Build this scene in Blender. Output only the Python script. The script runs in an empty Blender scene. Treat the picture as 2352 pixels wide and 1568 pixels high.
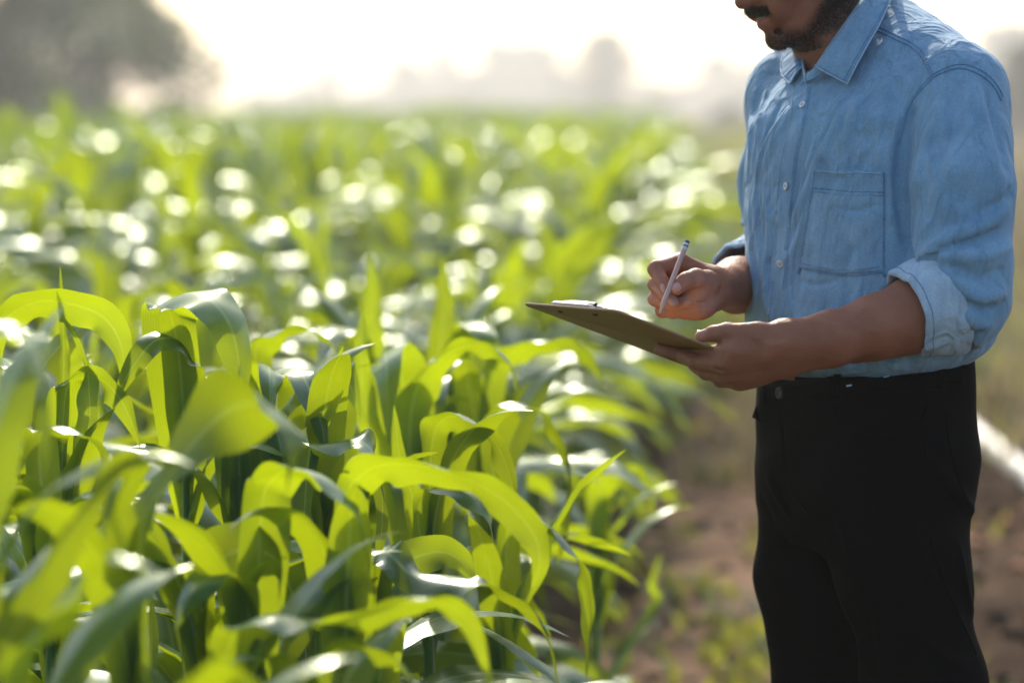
import bpy, math, random
import numpy as np
from mathutils import Vector

scene = bpy.context.scene
col = scene.collection
R = math.radians

# ------------------------------------------------------------------ camera
CAM = np.array([0.0, 0.0, 1.38])
LENS = 85.0
FPX = LENS / 36.0 * 2352.0            # focal length in pixels of a 2352x1568 frame
PITCH = math.atan((784 - 255) / FPX)  # looking slightly down
FWD = np.array([0, math.cos(PITCH), -math.sin(PITCH)])
UPV = np.array([0, math.sin(PITCH), math.cos(PITCH)])
RGT = np.array([1.0, 0, 0])
cd = bpy.data.cameras.new('camera'); cam = bpy.data.objects.new('camera', cd); col.objects.link(cam)
cam.location = CAM; cam.rotation_euler = (math.pi / 2 - PITCH, 0, 0)
cd.lens = LENS; cd.sensor_width = 36; cd.clip_start = 0.05; cd.clip_end = 2000
cd.dof.use_dof = True; cd.dof.focus_distance = 3.23; cd.dof.aperture_fstop = 2.0; cd.dof.aperture_blades = 0
scene.camera = cam

def P(px, py, d):
    """world point seen at photo position (px,py) at depth d metres"""
    return CAM + d * (FWD + (px - 1176) / FPX * RGT - (py - 784) / FPX * UPV)

# ------------------------------------------------------------------ light
SUN_EL, SUN_AZ = 34.0, -4.0          # azimuth from +Y towards +X
w = bpy.data.worlds.new('World'); scene.world = w; w.use_nodes = True
nt = w.node_tree; bg = nt.nodes['Background']
sky = nt.nodes.new('ShaderNodeTexSky'); sky.sky_type = 'NISHITA'; sky.sun_disc = False
sky.sun_elevation = R(SUN_EL); sky.sun_rotation = R(SUN_AZ)
sky.air_density = 1.0; sky.dust_density = 3.0; sky.ozone_density = 1.0; sky.altitude = 100
nt.links.new(sky.outputs[0], bg.inputs[0]); bg.inputs[1].default_value = 0.13
sl = bpy.data.lights.new('sun', 'SUN'); sl.energy = 2.3; sl.angle = R(0.6); sl.color = (1.0, 0.90, 0.74)
so = bpy.data.objects.new('sun', sl); col.objects.link(so)
sd = Vector((math.sin(R(SUN_AZ)) * math.cos(R(SUN_EL)), math.cos(R(SUN_AZ)) * math.cos(R(SUN_EL)), math.sin(R(SUN_EL))))
so.rotation_euler = sd.to_track_quat('Z', 'Y').to_euler()
scene.view_settings.view_transform = 'Standard'; scene.view_settings.look = 'None'
scene.view_settings.exposure = 1.1; scene.view_settings.gamma = 1; scene.view_settings.use_curve_mapping = False
scene.render.engine = 'CYCLES'
cy = scene.cycles
cy.use_denoising = True; cy.max_bounces = 7; cy.diffuse_bounces = 3; cy.glossy_bounces = 3
cy.transmission_bounces = 4; cy.transparent_max_bounces = 8; cy.volume_bounces = 1
cy.sample_clamp_indirect = 6; cy.sample_clamp_direct = 16; cy.caustics_reflective = False; cy.caustics_refractive = False

# ------------------------------------------------------------------ helpers
rng = np.random.default_rng(7)
random.seed(7)

def mesh_np(name, V, F, mat=None, parent=None, uv=None, smooth=True, mats=None, midx=None, attr=None, link=True):
    V = np.asarray(V, np.float32); F = np.asarray(F, np.int32)
    me = bpy.data.meshes.new(name)
    n = F.shape[1]
    me.vertices.add(len(V)); me.vertices.foreach_set('co', V.ravel())
    me.loops.add(F.size); me.loops.foreach_set('vertex_index', F.ravel())
    me.polygons.add(len(F)); me.polygons.foreach_set('loop_start', np.arange(0, F.size, n, dtype=np.int32))
    if smooth: me.polygons.foreach_set('use_smooth', np.ones(len(F), bool))
    me.update(calc_edges=True)
    if uv is not None:
        l = me.uv_layers.new(name='uv'); l.data.foreach_set('uv', np.asarray(uv, np.float32)[F.ravel()].ravel())
    if attr is not None:
        for k, v in attr.items():
            a = me.attributes.new(k, 'FLOAT', 'POINT'); a.data.foreach_set('value', np.asarray(v, np.float32))
    for m in (mats or ([mat] if mat else [])): me.materials.append(m)
    if midx is not None: me.polygons.foreach_set('material_index', np.asarray(midx, np.int32))
    me.validate(clean_customdata=False)
    o = bpy.data.objects.new(name, me)
    if link: col.objects.link(o)
    if parent is not None:
        o.parent = parent
        o.matrix_parent_inverse = parent.matrix_world.inverted() if parent.type != 'EMPTY' else parent.matrix_basis.inverted()
    return o

def empty(name, loc=(0, 0, 0), rz=0):
    o = bpy.data.objects.new(name, None); col.objects.link(o); o.location = loc; o.rotation_euler = (0, 0, rz)
    o.empty_display_size = 0.1
    return o

def tag(o, label=None, cat=None, group=None, kind=None):
    if label: o['label'] = label
    if cat: o['category'] = cat
    if group: o['group'] = group
    if kind: o['kind'] = kind
    return o

class MB:
    """collects pieces of geometry for ONE mesh"""
    def __init__(s): s.V = []; s.F = []; s.U = []; s.n = 0
    def add(s, V, F, U=None):
        V = np.asarray(V, float); F = np.asarray(F, int)
        s.V.append(V); s.F.append(F + s.n); s.U.append(np.zeros((len(V), 2)) if U is None else np.asarray(U, float)); s.n += len(V)
    def build(s, name, mat, parent=None, **k):
        return mesh_np(name, np.vstack(s.V), np.vstack(s.F), mat, parent, uv=np.vstack(s.U), **k)

def grid_faces(nu, nv, wrap=False):
    i, j = np.meshgrid(np.arange(nu - 1), np.arange(nv if wrap else nv - 1), indexing='ij')
    a = i * nv + j; b = i * nv + (j + 1) % nv; c = (i + 1) * nv + (j + 1) % nv; d = (i + 1) * nv + j
    return np.stack([a, b, c, d], -1).reshape(-1, 4)

def catmull(pts, n):
    p = np.asarray(pts, float); p = np.vstack([2 * p[0] - p[1], p, 2 * p[-1] - p[-2]])
    m = len(p) - 3; t = np.linspace(0, m, n); k = np.minimum(t.astype(int), m - 1); f = (t - k)[:, None]
    a, b, c, d = p[k], p[k + 1], p[k + 2], p[k + 3]
    return 0.5 * ((2 * b) + (c - a) * f + (2 * a - 5 * b + 4 * c - d) * f ** 2 + (3 * b - a - 3 * c + d) * f ** 3)

def nrm(v): v = np.asarray(v, float); return v / (np.linalg.norm(v, axis=-1, keepdims=True) + 1e-12)

def tube(pts, rad, seg=8, up=(0, 0, 1), caps=True, ell=1.0):
    p = np.asarray(pts, float); n = len(p); r = np.broadcast_to(np.asarray(rad, float), (n,))
    T = nrm(np.gradient(p, axis=0)); s = np.cross(T, up)
    bad = np.linalg.norm(s, axis=1) < 1e-3; s[bad] = np.cross(T[bad], (0, 1, 0)); s = nrm(s); b = np.cross(s, T)
    a = np.arange(seg) / seg * 2 * np.pi
    V = p[:, None] + r[:, None, None] * (np.cos(a)[None, :, None] * s[:, None] + ell * np.sin(a)[None, :, None] * b[:, None])
    V = V.reshape(-1, 3); F = grid_faces(n, seg, True)
    if caps:
        k = len(V); V = np.vstack([V, p[0], p[-1]])
        j = np.arange(seg); j2 = (j + 1) % seg
        F = np.vstack([F, np.stack([np.full(seg, k), j2, j, j], 1)[:, [0, 1, 2, 2]], np.stack([np.full(seg, k + 1), (n - 1) * seg + j, (n - 1) * seg + j2, (n - 1) * seg + j2], 1)])
    return V, F

def tri_fix(V, F):
    return V, F

# ------------------------------------------------------------------ materials
def new_mat(name):
    m = bpy.data.materials.new(name); m.use_nodes = True
    return m, m.node_tree, m.node_tree.nodes['Principled BSDF']

def N(nt, typ, **k):
    n = nt.nodes.new(typ)
    for a, v in k.items(): setattr(n, a, v)
    return n

def simple_mat(name, rgb, rough=0.6, metal=0.0, noise=0.0, nscale=20, spec=0.5):
    m, nt, b = new_mat(name)
    b.inputs['Base Color'].default_value = (*rgb, 1); b.inputs['Roughness'].default_value = rough
    b.inputs['Metallic'].default_value = metal; b.inputs['Specular IOR Level'].default_value = spec
    if noise:
        tc = N(nt, 'ShaderNodeTexCoord'); no = N(nt, 'ShaderNodeTexNoise'); no.inputs['Scale'].default_value = nscale
        no.inputs['Detail'].default_value = 5
        nt.links.new(tc.outputs['Object'], no.inputs['Vector'])
        mx = N(nt, 'ShaderNodeMix', data_type='RGBA'); nt.links.new(no.outputs[0], mx.inputs[0])
        mx.inputs[6].default_value = (*[c * (1 - noise) for c in rgb], 1); mx.inputs[7].default_value = (*[min(1, c * (1 + noise)) for c in rgb], 1)
        nt.links.new(mx.outputs[2], b.inputs['Base Color'])
    return m

def leaf_mat(name, top, trans, gloss=0.36, rough=0.38, tfac=0.5, veins=True):
    m, nt, b = new_mat(name); nt.nodes.remove(b); out = nt.nodes['Material Output']
    L = nt.links.new
    tc = N(nt, 'ShaderNodeTexCoord'); oi = N(nt, 'ShaderNodeObjectInfo')
    no = N(nt, 'ShaderNodeTexNoise'); no.inputs['Scale'].default_value = 9; no.inputs['Detail'].default_value = 3
    L(tc.outputs['Object'], no.inputs['Vector'])
    vmap = N(nt, 'ShaderNodeMapRange'); L(no.outputs[0], vmap.inputs[0]); vmap.inputs[3].default_value = 0.75; vmap.inputs[4].default_value = 1.3
    rnd = N(nt, 'ShaderNodeMapRange'); L(oi.outputs['Random'], rnd.inputs[0]); rnd.inputs[3].default_value = 0.82; rnd.inputs[4].default_value = 1.2
    mul = N(nt, 'ShaderNodeMath', operation='MULTIPLY'); L(vmap.outputs[0], mul.inputs[0]); L(rnd.outputs[0], mul.inputs[1])
    def tint(rgb, socket=mul.outputs[0]):
        v = N(nt, 'ShaderNodeVectorMath', operation='SCALE'); v.inputs[0].default_value = rgb; L(socket, v.inputs[3]); return v.outputs[0]
    ct, cr = tint(top), tint(trans)
    bump = None
    if veins:
        sep = N(nt, 'ShaderNodeSeparateXYZ'); L(tc.outputs['UV'], sep.inputs[0])
        # midrib: pale strip at u = 0.5
        a = N(nt, 'ShaderNodeMath', operation='SUBTRACT'); L(sep.outputs[0], a.inputs[0]); a.inputs[1].default_value = 0.5
        ab = N(nt, 'ShaderNodeMath', operation='ABSOLUTE'); L(a.outputs[0], ab.inputs[0])
        rib = N(nt, 'ShaderNodeMapRange'); L(ab.outputs[0], rib.inputs[0]); rib.inputs[1].default_value = 0.02; rib.inputs[2].default_value = 0.055
        rib.inputs[3].default_value = 1; rib.inputs[4].default_value = 0
        mt = N(nt, 'ShaderNodeMix', data_type='RGBA'); L(rib.outputs[0], mt.inputs[0]); L(ct, mt.inputs[6]); mt.inputs[7].default_value = (0.26, 0.38, 0.16, 1); ct = mt.outputs[2]
        s = N(nt, 'ShaderNodeMath', operation='MULTIPLY'); L(sep.outputs[0], s.inputs[0]); s.inputs[1].default_value = 125
        sn = N(nt, 'ShaderNodeMath', operation='SINE'); L(s.outputs[0], sn.inputs[0])
        vm = N(nt, 'ShaderNodeMapRange'); L(sn.outputs[0], vm.inputs[0]); vm.inputs[1].default_value = -1; vm.inputs[3].default_value = 0.84; vm.inputs[4].default_value = 1.08
        vv = N(nt, 'ShaderNodeVectorMath', operation='SCALE'); L(cr, vv.inputs[0]); L(vm.outputs[0], vv.inputs[3]); cr = vv.outputs[0]
        bump = N(nt, 'ShaderNodeBump'); bump.inputs['Strength'].default_value = 0.12; bump.inputs['Distance'].default_value = 0.0015
        L(sn.outputs[0], bump.inputs['Height'])
    d = N(nt, 'ShaderNodeBsdfDiffuse'); t = N(nt, 'ShaderNodeBsdfTranslucent'); g = N(nt, 'ShaderNodeBsdfGlossy')
    L(ct, d.inputs[0]); L(cr, t.inputs[0]); g.inputs['Roughness'].default_value = rough; g.inputs[0].default_value = (.86, .94, .84, 1)
    m1 = N(nt, 'ShaderNodeMixShader'); m1.inputs[0].default_value = tfac; L(d.outputs[0], m1.inputs[1]); L(t.outputs[0], m1.inputs[2])
    fr = N(nt, 'ShaderNodeFresnel'); fr.inputs[0].default_value = 1.40
    fm = N(nt, 'ShaderNodeMath', operation='MULTIPLY'); L(fr.outputs[0], fm.inputs[0]); fm.inputs[1].default_value = gloss * 2.0
    m2 = N(nt, 'ShaderNodeMixShader'); L(fm.outputs[0], m2.inputs[0]); L(m1.outputs[0], m2.inputs[1]); L(g.outputs[0], m2.inputs[2])
    if bump:
        for s_ in (d, t, g, fr): L(bump.outputs[0], s_.inputs['Normal'])
    L(m2.outputs[0], out.inputs[0])
    return m
# ------------------------------------------------------------------ signed-distance modelling (surface nets)
class Field:
    def __init__(s): s.pr = []; s.dp = []
    def cap(s, a, b, ra, rb=None, k=0.01, sub=False):
        a, b = np.asarray(a, float), np.asarray(b, float); rb = ra if rb is None else rb
        c = (a + b) / 2; br = np.linalg.norm(b - a) / 2 + max(ra, rb)
        ba = b - a; L2 = max(float(ba @ ba), 1e-12)
        def f(p):
            q = p - a; t = np.clip(q @ ba / L2, 0, 1)
            return np.linalg.norm(q - t[:, None] * ba, axis=1) - (ra + (rb - ra) * t)
        s.pr.append((f, c, br, k, sub)); return s
    def chain(s, pts, rs, k=0.01):
        for i in range(len(pts) - 1): s.cap(pts[i], pts[i + 1], rs[i], rs[i + 1], k)
        return s
    def ell(s, c, r, M=None, k=0.01, sub=False):
        c = np.asarray(c, float); r = np.asarray(r, float); M = np.eye(3) if M is None else np.asarray(M, float)  # rows = axes
        def f(p):
            q = (p - c) @ M.T; k0 = np.linalg.norm(q / r, axis=1); k1 = np.linalg.norm(q / (r * r), axis=1)
            return k0 * (k0 - 1) / (k1 + 1e-9)
        s.pr.append((f, c, float(max(r)), k, sub)); return s
    def loft(s, rows, k=0.02, shear=0.0, x0=0.0):
        """rows: (z, cx, cy, yaw, a(lateral), b(front-back), n)"""
        rows = sorted(rows); z = np.array([r[0] for r in rows]); zz = np.linspace(z[0], z[-1], 400)
        tb = np.stack([np.interp(zz, z, [r[i] for r in rows]) for i in range(1, 6)], 1)
        ker = np.hanning(41); ker /= ker.sum()
        tb = np.stack([np.convolve(np.pad(tb[:, i], 20, 'edge'), ker, 'valid') for i in range(5)], 1)
        def f(p):
            if shear: p = p.copy(); p[:, 2] -= shear * (p[:, 0] - x0)
            v = [np.interp(p[:, 2], zz, tb[:, i]) for i in range(5)]
            dx, dy = p[:, 0] - v[0], p[:, 1] - v[1]
            sn, cs = np.sin(v[2]), np.cos(v[2])
            fr = -dx * sn - dy * cs; lt = dx * cs - dy * sn
            n = 2.4
            ax, bx = np.abs(lt) / v[3] + 1e-6, np.abs(fr) / v[4] + 1e-6
            k0 = (ax ** n + bx ** n) ** (1 / n)
            g = np.sqrt((ax ** (n - 1) / v[3]) ** 2 + (bx ** (n - 1) / v[4]) ** 2) * k0 ** (1 - n)
            dr = (k0 - 1) / np.maximum(g, 1e-3)
            dz = np.maximum(z[0] - p[:, 2], p[:, 2] - z[-1])
            return np.where(dz < 0, np.maximum(dr, dz), np.where(dr > 0, np.hypot(np.maximum(dr, 0), dz), dz))
        c = np.array([rows[0][1], rows[0][2], (z[0] + z[-1]) / 2])
        s.pr.append((f, c, (z[-1] - z[0]) / 2 + 0.3, k, False)); return s
    def fold(s, pts, amp, wid):
        """a raised (amp>0) or sunk fold along a polyline in space; fades at its ends"""
        pts = np.asarray(pts, float); c = pts.mean(0); br = np.linalg.norm(pts - c, axis=1).max() + 3 * wid
        seg = np.linalg.norm(np.diff(pts, axis=0), axis=1); cum = np.concatenate([[0], np.cumsum(seg)]); L = cum[-1]
        def f(p):
            best = np.full(len(p), 1e9); tt = np.zeros(len(p))
            for i in range(len(pts) - 1):
                a, ba = pts[i], pts[i + 1] - pts[i]; q = p - a; t = np.clip(q @ ba / (ba @ ba), 0, 1)
                d = np.linalg.norm(q - t[:, None] * ba, axis=1); m = d < best
                best = np.where(m, d, best); tt = np.where(m, (cum[i] + t * seg[i]) / L, tt)
            e = np.clip(np.minimum(tt, 1 - tt) * 4 + 0.12, 0, 1); e = e * e * (3 - 2 * e)
            return amp * e * np.exp(-(best / wid) ** 2)
        s.dp.append((f, c, br)); return s
    def ev(s, p, act=None, dact=None):
        d = np.full(len(p), 1.0)
        for i in (range(len(s.pr)) if act is None else act):
            f, c, br, k, sub = s.pr[i]; v = f(p)
            if sub:
                h = np.clip(0.5 - 0.5 * (d + v) / k, 0, 1); d = d * (1 - h) - v * h + k * h * (1 - h)
            else:
                h = np.maximum(k - np.abs(d - v), 0) / k; d = np.minimum(d, v) - h * h * k * 0.25
        for i in (range(len(s.dp)) if dact is None else dact): d = d - s.dp[i][0](p)
        if getattr(s, 'noise', None): d = d - s.noise(p)
        return d
    def active(s, c, rad):
        a = [i for i, q in enumerate(s.pr) if np.linalg.norm(q[1] - c) < q[2] + rad + q[3] + 0.01]
        b = [i for i, q in enumerate(s.dp) if np.linalg.norm(q[1] - c) < q[2] + rad]
        return a, b
    def mesh(s, lo, hi, h, B=16):
        lo = np.asarray(lo, float); nb = np.ceil((np.asarray(hi, float) - lo) / (h * B)).astype(int)
        bi = np.stack(np.meshgrid(*[np.arange(n) for n in nb], indexing='ij'), -1).reshape(-1, 3)
        cen = lo + (bi + 0.5) * h * B; hd = h * B * 0.5 * 1.7321
        keep = np.abs(s.ev(cen)) < hd * 1.25 + 0.012
        S = np.array([nb[1] * B + 2, nb[2] * B + 2]); 
        gid = lambda ijk: ((ijk[:, 0] + 1) * (S[0] + 2) + ijk[:, 1] + 1) * (S[1] + 2) + ijk[:, 2] + 1
        g = np.arange(B + 1); G = np.stack(np.meshgrid(g, g, g, indexing='ij'), -1)
        VI, VP, Q = [], [], []
        E = [(0, 1), (2, 3), (4, 5), (6, 7), (0, 2), (1, 3), (4, 6), (5, 7), (0, 4), (1, 5), (2, 6), (3, 7)]
        C = np.array([[i >> 2 & 1, i >> 1 & 1, i & 1] for i in range(8)])
        for b, c in zip(bi[keep], cen[keep]):
            act = s.active(c, hd + h)
            if not act[0]: continue
            base = b * B; pts = lo + (base + G.reshape(-1, 3)) * h
            f = s.ev(pts, *act).reshape(B + 1, B + 1, B + 1); sg = f < 0
            if sg.all() or not sg.any(): continue
            cs = np.stack([sg[a:a + B, d:d + B, e:e + B] for a, d, e in C], -1); n = cs.sum(-1)
            idx = np.argwhere((n > 0) & (n < 8))
            if len(idx):
                fv = np.stack([f[idx[:, 0] + a, idx[:, 1] + d, idx[:, 2] + e] for a, d, e in C], 1)
                acc = np.zeros((len(idx), 3)); cnt = np.zeros(len(idx))
                for u, v in E:
                    m = (fv[:, u] < 0) != (fv[:, v] < 0); t = np.where(m, fv[:, u] / (fv[:, u] - fv[:, v] + 1e-20), 0)
                    acc += m[:, None] * (C[u] + t[:, None] * (C[v] - C[u])); cnt += m
                vp = lo + (base + idx + acc / cnt[:, None]) * h
                e = h * 0.5
                f0 = s.ev(vp, *act); gr = np.stack([(s.ev(vp + np.eye(3)[k] * e, *act) - f0) / e for k in range(3)], 1)
                st = f0[:, None] * gr / np.maximum((gr ** 2).sum(1), 0.2)[:, None]
                vp = vp - np.clip(st, -h * 0.5, h * 0.5)
                VI.append(gid(base + idx)); VP.append(vp)
            for ax in range(3):
                sl0 = [slice(0, B)] * 3; sl1 = [slice(0, B)] * 3; sl1[ax] = slice(1, B + 1)
                a0, a1 = sg[tuple(sl0)], sg[tuple(sl1)]; ed = np.argwhere(a0 != a1)
                if not len(ed): continue
                o1, o2 = [(1, 2), (2, 0), (0, 1)][ax]; e1 = np.eye(3, dtype=int)[o1]; e2 = np.eye(3, dtype=int)[o2]
                g0 = base + ed; q = np.stack([gid(g0), gid(g0 - e1), gid(g0 - e1 - e2), gid(g0 - e2)], 1)
                fl = a0[ed[:, 0], ed[:, 1], ed[:, 2]]; q[~fl] = q[~fl][:, ::-1]; Q.append(q)
        VI = np.concatenate(VI); VP = np.vstack(VP); Q = np.vstack(Q)
        o = np.argsort(VI); VI, VP = VI[o], VP[o]
        ix = np.clip(np.searchsorted(VI, Q), 0, len(VI) - 1); ok = (VI[ix] == Q).all(1)
        return VP, ix[ok]
    def trace(s, px, py, d0=2.7, d1=4.2):
        """first surface point seen at photo positions, with outward normal"""
        px, py = np.asarray(px, float).ravel(), np.asarray(py, float).ravel()
        D = FWD + ((px - 1176) / FPX)[:, None] * RGT - ((py - 784) / FPX)[:, None] * UPV
        t = np.full(len(px), d0)
        best = t.copy(); bd = np.full(len(px), 9.0)
        for _ in range(90):
            f = s.ev(CAM + t[:, None] * D); m = f < bd; bd = np.where(m, f, bd); best = np.where(m, t, best)
            t = np.where(t < d1, t + np.clip(f * 0.6, -0.02, 0.05), t)
        t = np.where(t < d1, t, best)
        p = CAM + t[:, None] * D; e = 0.003
        g = np.stack([s.ev(p + np.eye(3)[k] * e) - s.ev(p - np.eye(3)[k] * e) for k in range(3)], 1)
        return p, nrm(g)
# ------------------------------------------------------------------ materials of the man
def denim_mat(name, base, wash):
    m, nt, b = new_mat(name); L = nt.links.new
    tc = N(nt, 'ShaderNodeTexCoord')
    n1 = N(nt, 'ShaderNodeTexNoise'); n1.inputs['Scale'].default_value = 14; n1.inputs['Detail'].default_value = 6; n1.inputs['Roughness'].default_value = 0.65
    n2 = N(nt, 'ShaderNodeTexNoise'); n2.inputs['Scale'].default_value = 420; n2.inputs['Detail'].default_value = 2
    mp = N(nt, 'ShaderNodeMapping'); mp.inputs['Scale'].default_value = (1, 1, 0.16)
    n3 = N(nt, 'ShaderNodeTexNoise'); n3.inputs['Scale'].default_value = 60; n3.inputs['Detail'].default_value = 4
    L(tc.outputs['Object'], n1.inputs['Vector']); L(tc.outputs['Object'], n2.inputs['Vector']); L(tc.outputs['Object'], mp.inputs['Vector']); L(mp.outputs[0], n3.inputs['Vector'])
    r = N(nt, 'ShaderNodeValToRGB'); r.color_ramp.elements[0].position = 0.36; r.color_ramp.elements[1].position = 0.66
    r.color_ramp.elements[0].color = (*base, 1); r.color_ramp.elements[1].color = (*wash, 1)
    mx = N(nt, 'ShaderNodeMath', operation='MULTIPLY_ADD'); L(n3.outputs[0], mx.inputs[0]); mx.inputs[1].default_value = 0.45
    ml = N(nt, 'ShaderNodeMath', operation='MULTIPLY'); L(n1.outputs[0], ml.inputs[0]); ml.inputs[1].default_value = 0.58; L(ml.outputs[0], mx.inputs[2])
    L(mx.outputs[0], r.inputs[0]); 
    hs = N(nt, 'ShaderNodeMix', data_type='RGBA', blend_type='MULTIPLY'); L(r.outputs[0], hs.inputs[6])
    gr = N(nt, 'ShaderNodeMapRange'); L(n2.outputs[0], gr.inputs[0]); gr.inputs[3].default_value = 0.72; gr.inputs[4].default_value = 1.22
    L(gr.outputs[0], hs.inputs[7]); hs.inputs[0].default_value = 1; L(hs.outputs[2], b.inputs['Base Color'])
    b.inputs['Roughness'].default_value = 0.85; b.inputs['Specular IOR Level'].default_value = 0.25
    b.inputs['Sheen Weight'].default_value = 0.25; b.inputs['Sheen Roughness'].default_value = 0.5; b.inputs['Sheen Tint'].default_value = (0.8, 0.88, 1, 1)
    ad = N(nt, 'ShaderNodeMath', operation='ADD'); m5 = N(nt, 'ShaderNodeMath', operation='MULTIPLY'); L(n2.outputs[0], m5.inputs[0]); m5.inputs[1].default_value = 0.12
    L(n3.outputs[0], ad.inputs[0]); L(m5.outputs[0], ad.inputs[1])
    mq = N(nt, 'ShaderNodeMapping'); mq.inputs['Rotation'].default_value = (0, R(-22), R(20)); mq.inputs['Scale'].default_value = (1, 1, .32)
    L(tc.outputs['Object'], mq.inputs['Vector']); n4 = N(nt, 'ShaderNodeTexNoise'); n4.inputs['Scale'].default_value = 24; n4.inputs['Detail'].default_value = 2.5; n4.inputs['Distortion'].default_value = .6
    L(mq.outputs[0], n4.inputs['Vector']); sb = N(nt, 'ShaderNodeMath', operation='SUBTRACT'); L(n4.outputs[0], sb.inputs[0]); sb.inputs[1].default_value = .5
    av = N(nt, 'ShaderNodeMath', operation='ABSOLUTE'); L(sb.outputs[0], av.inputs[0])
    rd = N(nt, 'ShaderNodeMapRange', interpolation_type='SMOOTHSTEP'); L(av.outputs[0], rd.inputs[0]); rd.inputs[2].default_value = .11; rd.inputs[3].default_value = 1; rd.inputs[4].default_value = 0
    b0 = N(nt, 'ShaderNodeBump'); b0.inputs['Strength'].default_value = .55; b0.inputs['Distance'].default_value = .0045; L(rd.outputs[0], b0.inputs['Height'])
    bp = N(nt, 'ShaderNodeBump'); bp.inputs['Strength'].default_value = 0.6; bp.inputs['Distance'].default_value = 0.004; L(ad.outputs[0], bp.inputs['Height']); L(b0.outputs[0], bp.inputs['Normal'])
    L(bp.outputs[0], b.inputs['Normal'])
    return m
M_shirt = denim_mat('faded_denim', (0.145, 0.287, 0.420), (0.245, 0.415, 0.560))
M_seam_shade = denim_mat('denim_seam_shade', (0.07, 0.185, 0.34), (0.20, 0.37, 0.54))  # stitched seams, and the shade coloured into the far collar leaf
M_edge = denim_mat('denim_edge', (0.24, 0.42, 0.58), (0.42, 0.58, 0.70))
M_cuff = denim_mat('denim_reverse', (0.30, 0.44, 0.56), (0.46, 0.60, 0.70))
M_pants = simple_mat('black_twill', (0.0017, 0.0017, 0.0019), 0.85, noise=0.25, nscale=40, spec=0.05)
M_pseam = simple_mat('black_seam', (0.0024, 0.0024, 0.0026), 0.9, spec=.05)
M_button = simple_mat('pearl_button', (0.62, 0.66, 0.68), 0.25)
M_bdark = simple_mat('button_hole', (0.05, 0.09, 0.14), 0.6)
M_metal = simple_mat('bright_metal', (0.36, 0.35, 0.34), 0.42, 1.0)
M_dmetal = simple_mat('dark_metal', (0.035, 0.032, 0.03), 0.4, 0.8)
M_hair = simple_mat('dark_hair', (0.010, 0.007, 0.006), 0.55, noise=0.3, nscale=200)
M_nail = simple_mat('fingernail', (0.52, 0.30, 0.26), 0.32)
M_teeth = simple_mat('teeth', (0.60, 0.55, 0.45), 0.3)
M_eye = simple_mat('eye_white', (0.7, 0.68, 0.64), 0.2)
M_shoe = simple_mat('black_leather', (0.012, 0.011, 0.010), 0.4)

def skin_mat():
    m, nt, b = new_mat('brown_skin'); L = nt.links.new
    tc = N(nt, 'ShaderNodeTexCoord')
    n1 = N(nt, 'ShaderNodeTexNoise'); n1.inputs['Scale'].default_value = 26; n1.inputs['Detail'].default_value = 5
    n2 = N(nt, 'ShaderNodeTexNoise'); n2.inputs['Scale'].default_value = 260; n2.inputs['Detail'].default_value = 3
    for n in (n1, n2): L(tc.outputs['Object'], n.inputs['Vector'])
    def at(nm): a = N(nt, 'ShaderNodeAttribute'); a.attribute_name = nm; return a.outputs['Fac']
    def mix(f, a, c):
        x = N(nt, 'ShaderNodeMix', data_type='RGBA'); 
        L(f, x.inputs[0])
        (L(a, x.inputs[6]) if not isinstance(a, tuple) else setattr(x.inputs[6], 'default_value', a))
        (L(c, x.inputs[7]) if not isinstance(c, tuple) else setattr(x.inputs[7], 'default_value', c)); return x.outputs[2]
    c = mix(n1.outputs[0], (0.225, 0.080, 0.039, 1), (0.40, 0.165, 0.095, 1))
    c = mix(at('palm'), c, (0.50, 0.255, 0.185, 1))
    c = mix(at('lip'), c, (0.50, 0.17, 0.16, 1))
    bm = N(nt, 'ShaderNodeMapRange'); L(n2.outputs[0], bm.inputs[0]); bm.inputs[1].default_value = 0.35; bm.inputs[2].default_value = 0.62
    bm.inputs[3].default_value = 0.55; bm.inputs[4].default_value = 1.0
    bb = N(nt, 'ShaderNodeMath', operation='MULTIPLY'); L(bm.outputs[0], bb.inputs[0]); L(at('beard'), bb.inputs[1])
    c = mix(bb.outputs[0], c, (0.016, 0.011, 0.009, 1))
    L(c, b.inputs['Base Color']); b.inputs['Roughness'].default_value = 0.52; b.inputs['Specular IOR Level'].default_value = 0.32
    b.inputs['Subsurface Weight'].default_value = 0.12; b.inputs['Subsurface Radius'].default_value = (0.009, 0.003, 0.0015); b.inputs['Subsurface Scale'].default_value = 1.0
    ad = N(nt, 'ShaderNodeMath', operation='MULTIPLY_ADD'); L(n1.outputs[0], ad.inputs[0]); ad.inputs[1].default_value = 1.5; L(n2.outputs[0], ad.inputs[2])
    bp = N(nt, 'ShaderNodeBump'); bp.inputs['Strength'].default_value = 0.6; bp.inputs['Distance'].default_value = 0.0018; L(ad.outputs[0], bp.inputs['Height']); L(bp.outputs[0], b.inputs['Normal'])
    return m
M_skin = skin_mat()

# ------------------------------------------------------------------ clipboard geometry (needed by the hands)
cB = P(1415, 716, 3.045); cC = P(1833, 876, 3.215)
ex = nrm(cC - cB); LEN = float(np.linalg.norm(cC - cB))
cA = P(1236, 713, 3.240); ey = cA - cB; ey = nrm(ey - (ey @ ex) * ex); WID = float((cA - cB) @ ey)
ez = np.cross(ex, ey); ez = ez if ez[2] > 0 else -ez
BT = 0.0032                                          # board thickness
def board(u, v, h): return cB + u * ex + v * ey + h * ez   # u towards the man, v away from camera, h above the underside
def under(px, py, r):
    """point on the underside seen at a photo position, r below it"""
    D = P(px, py, 1.0) - CAM; t = ((cB - CAM) @ ez) / (D @ ez); return CAM + t * D - r * ez
print('clipboard', LEN, WID, ez)

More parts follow.
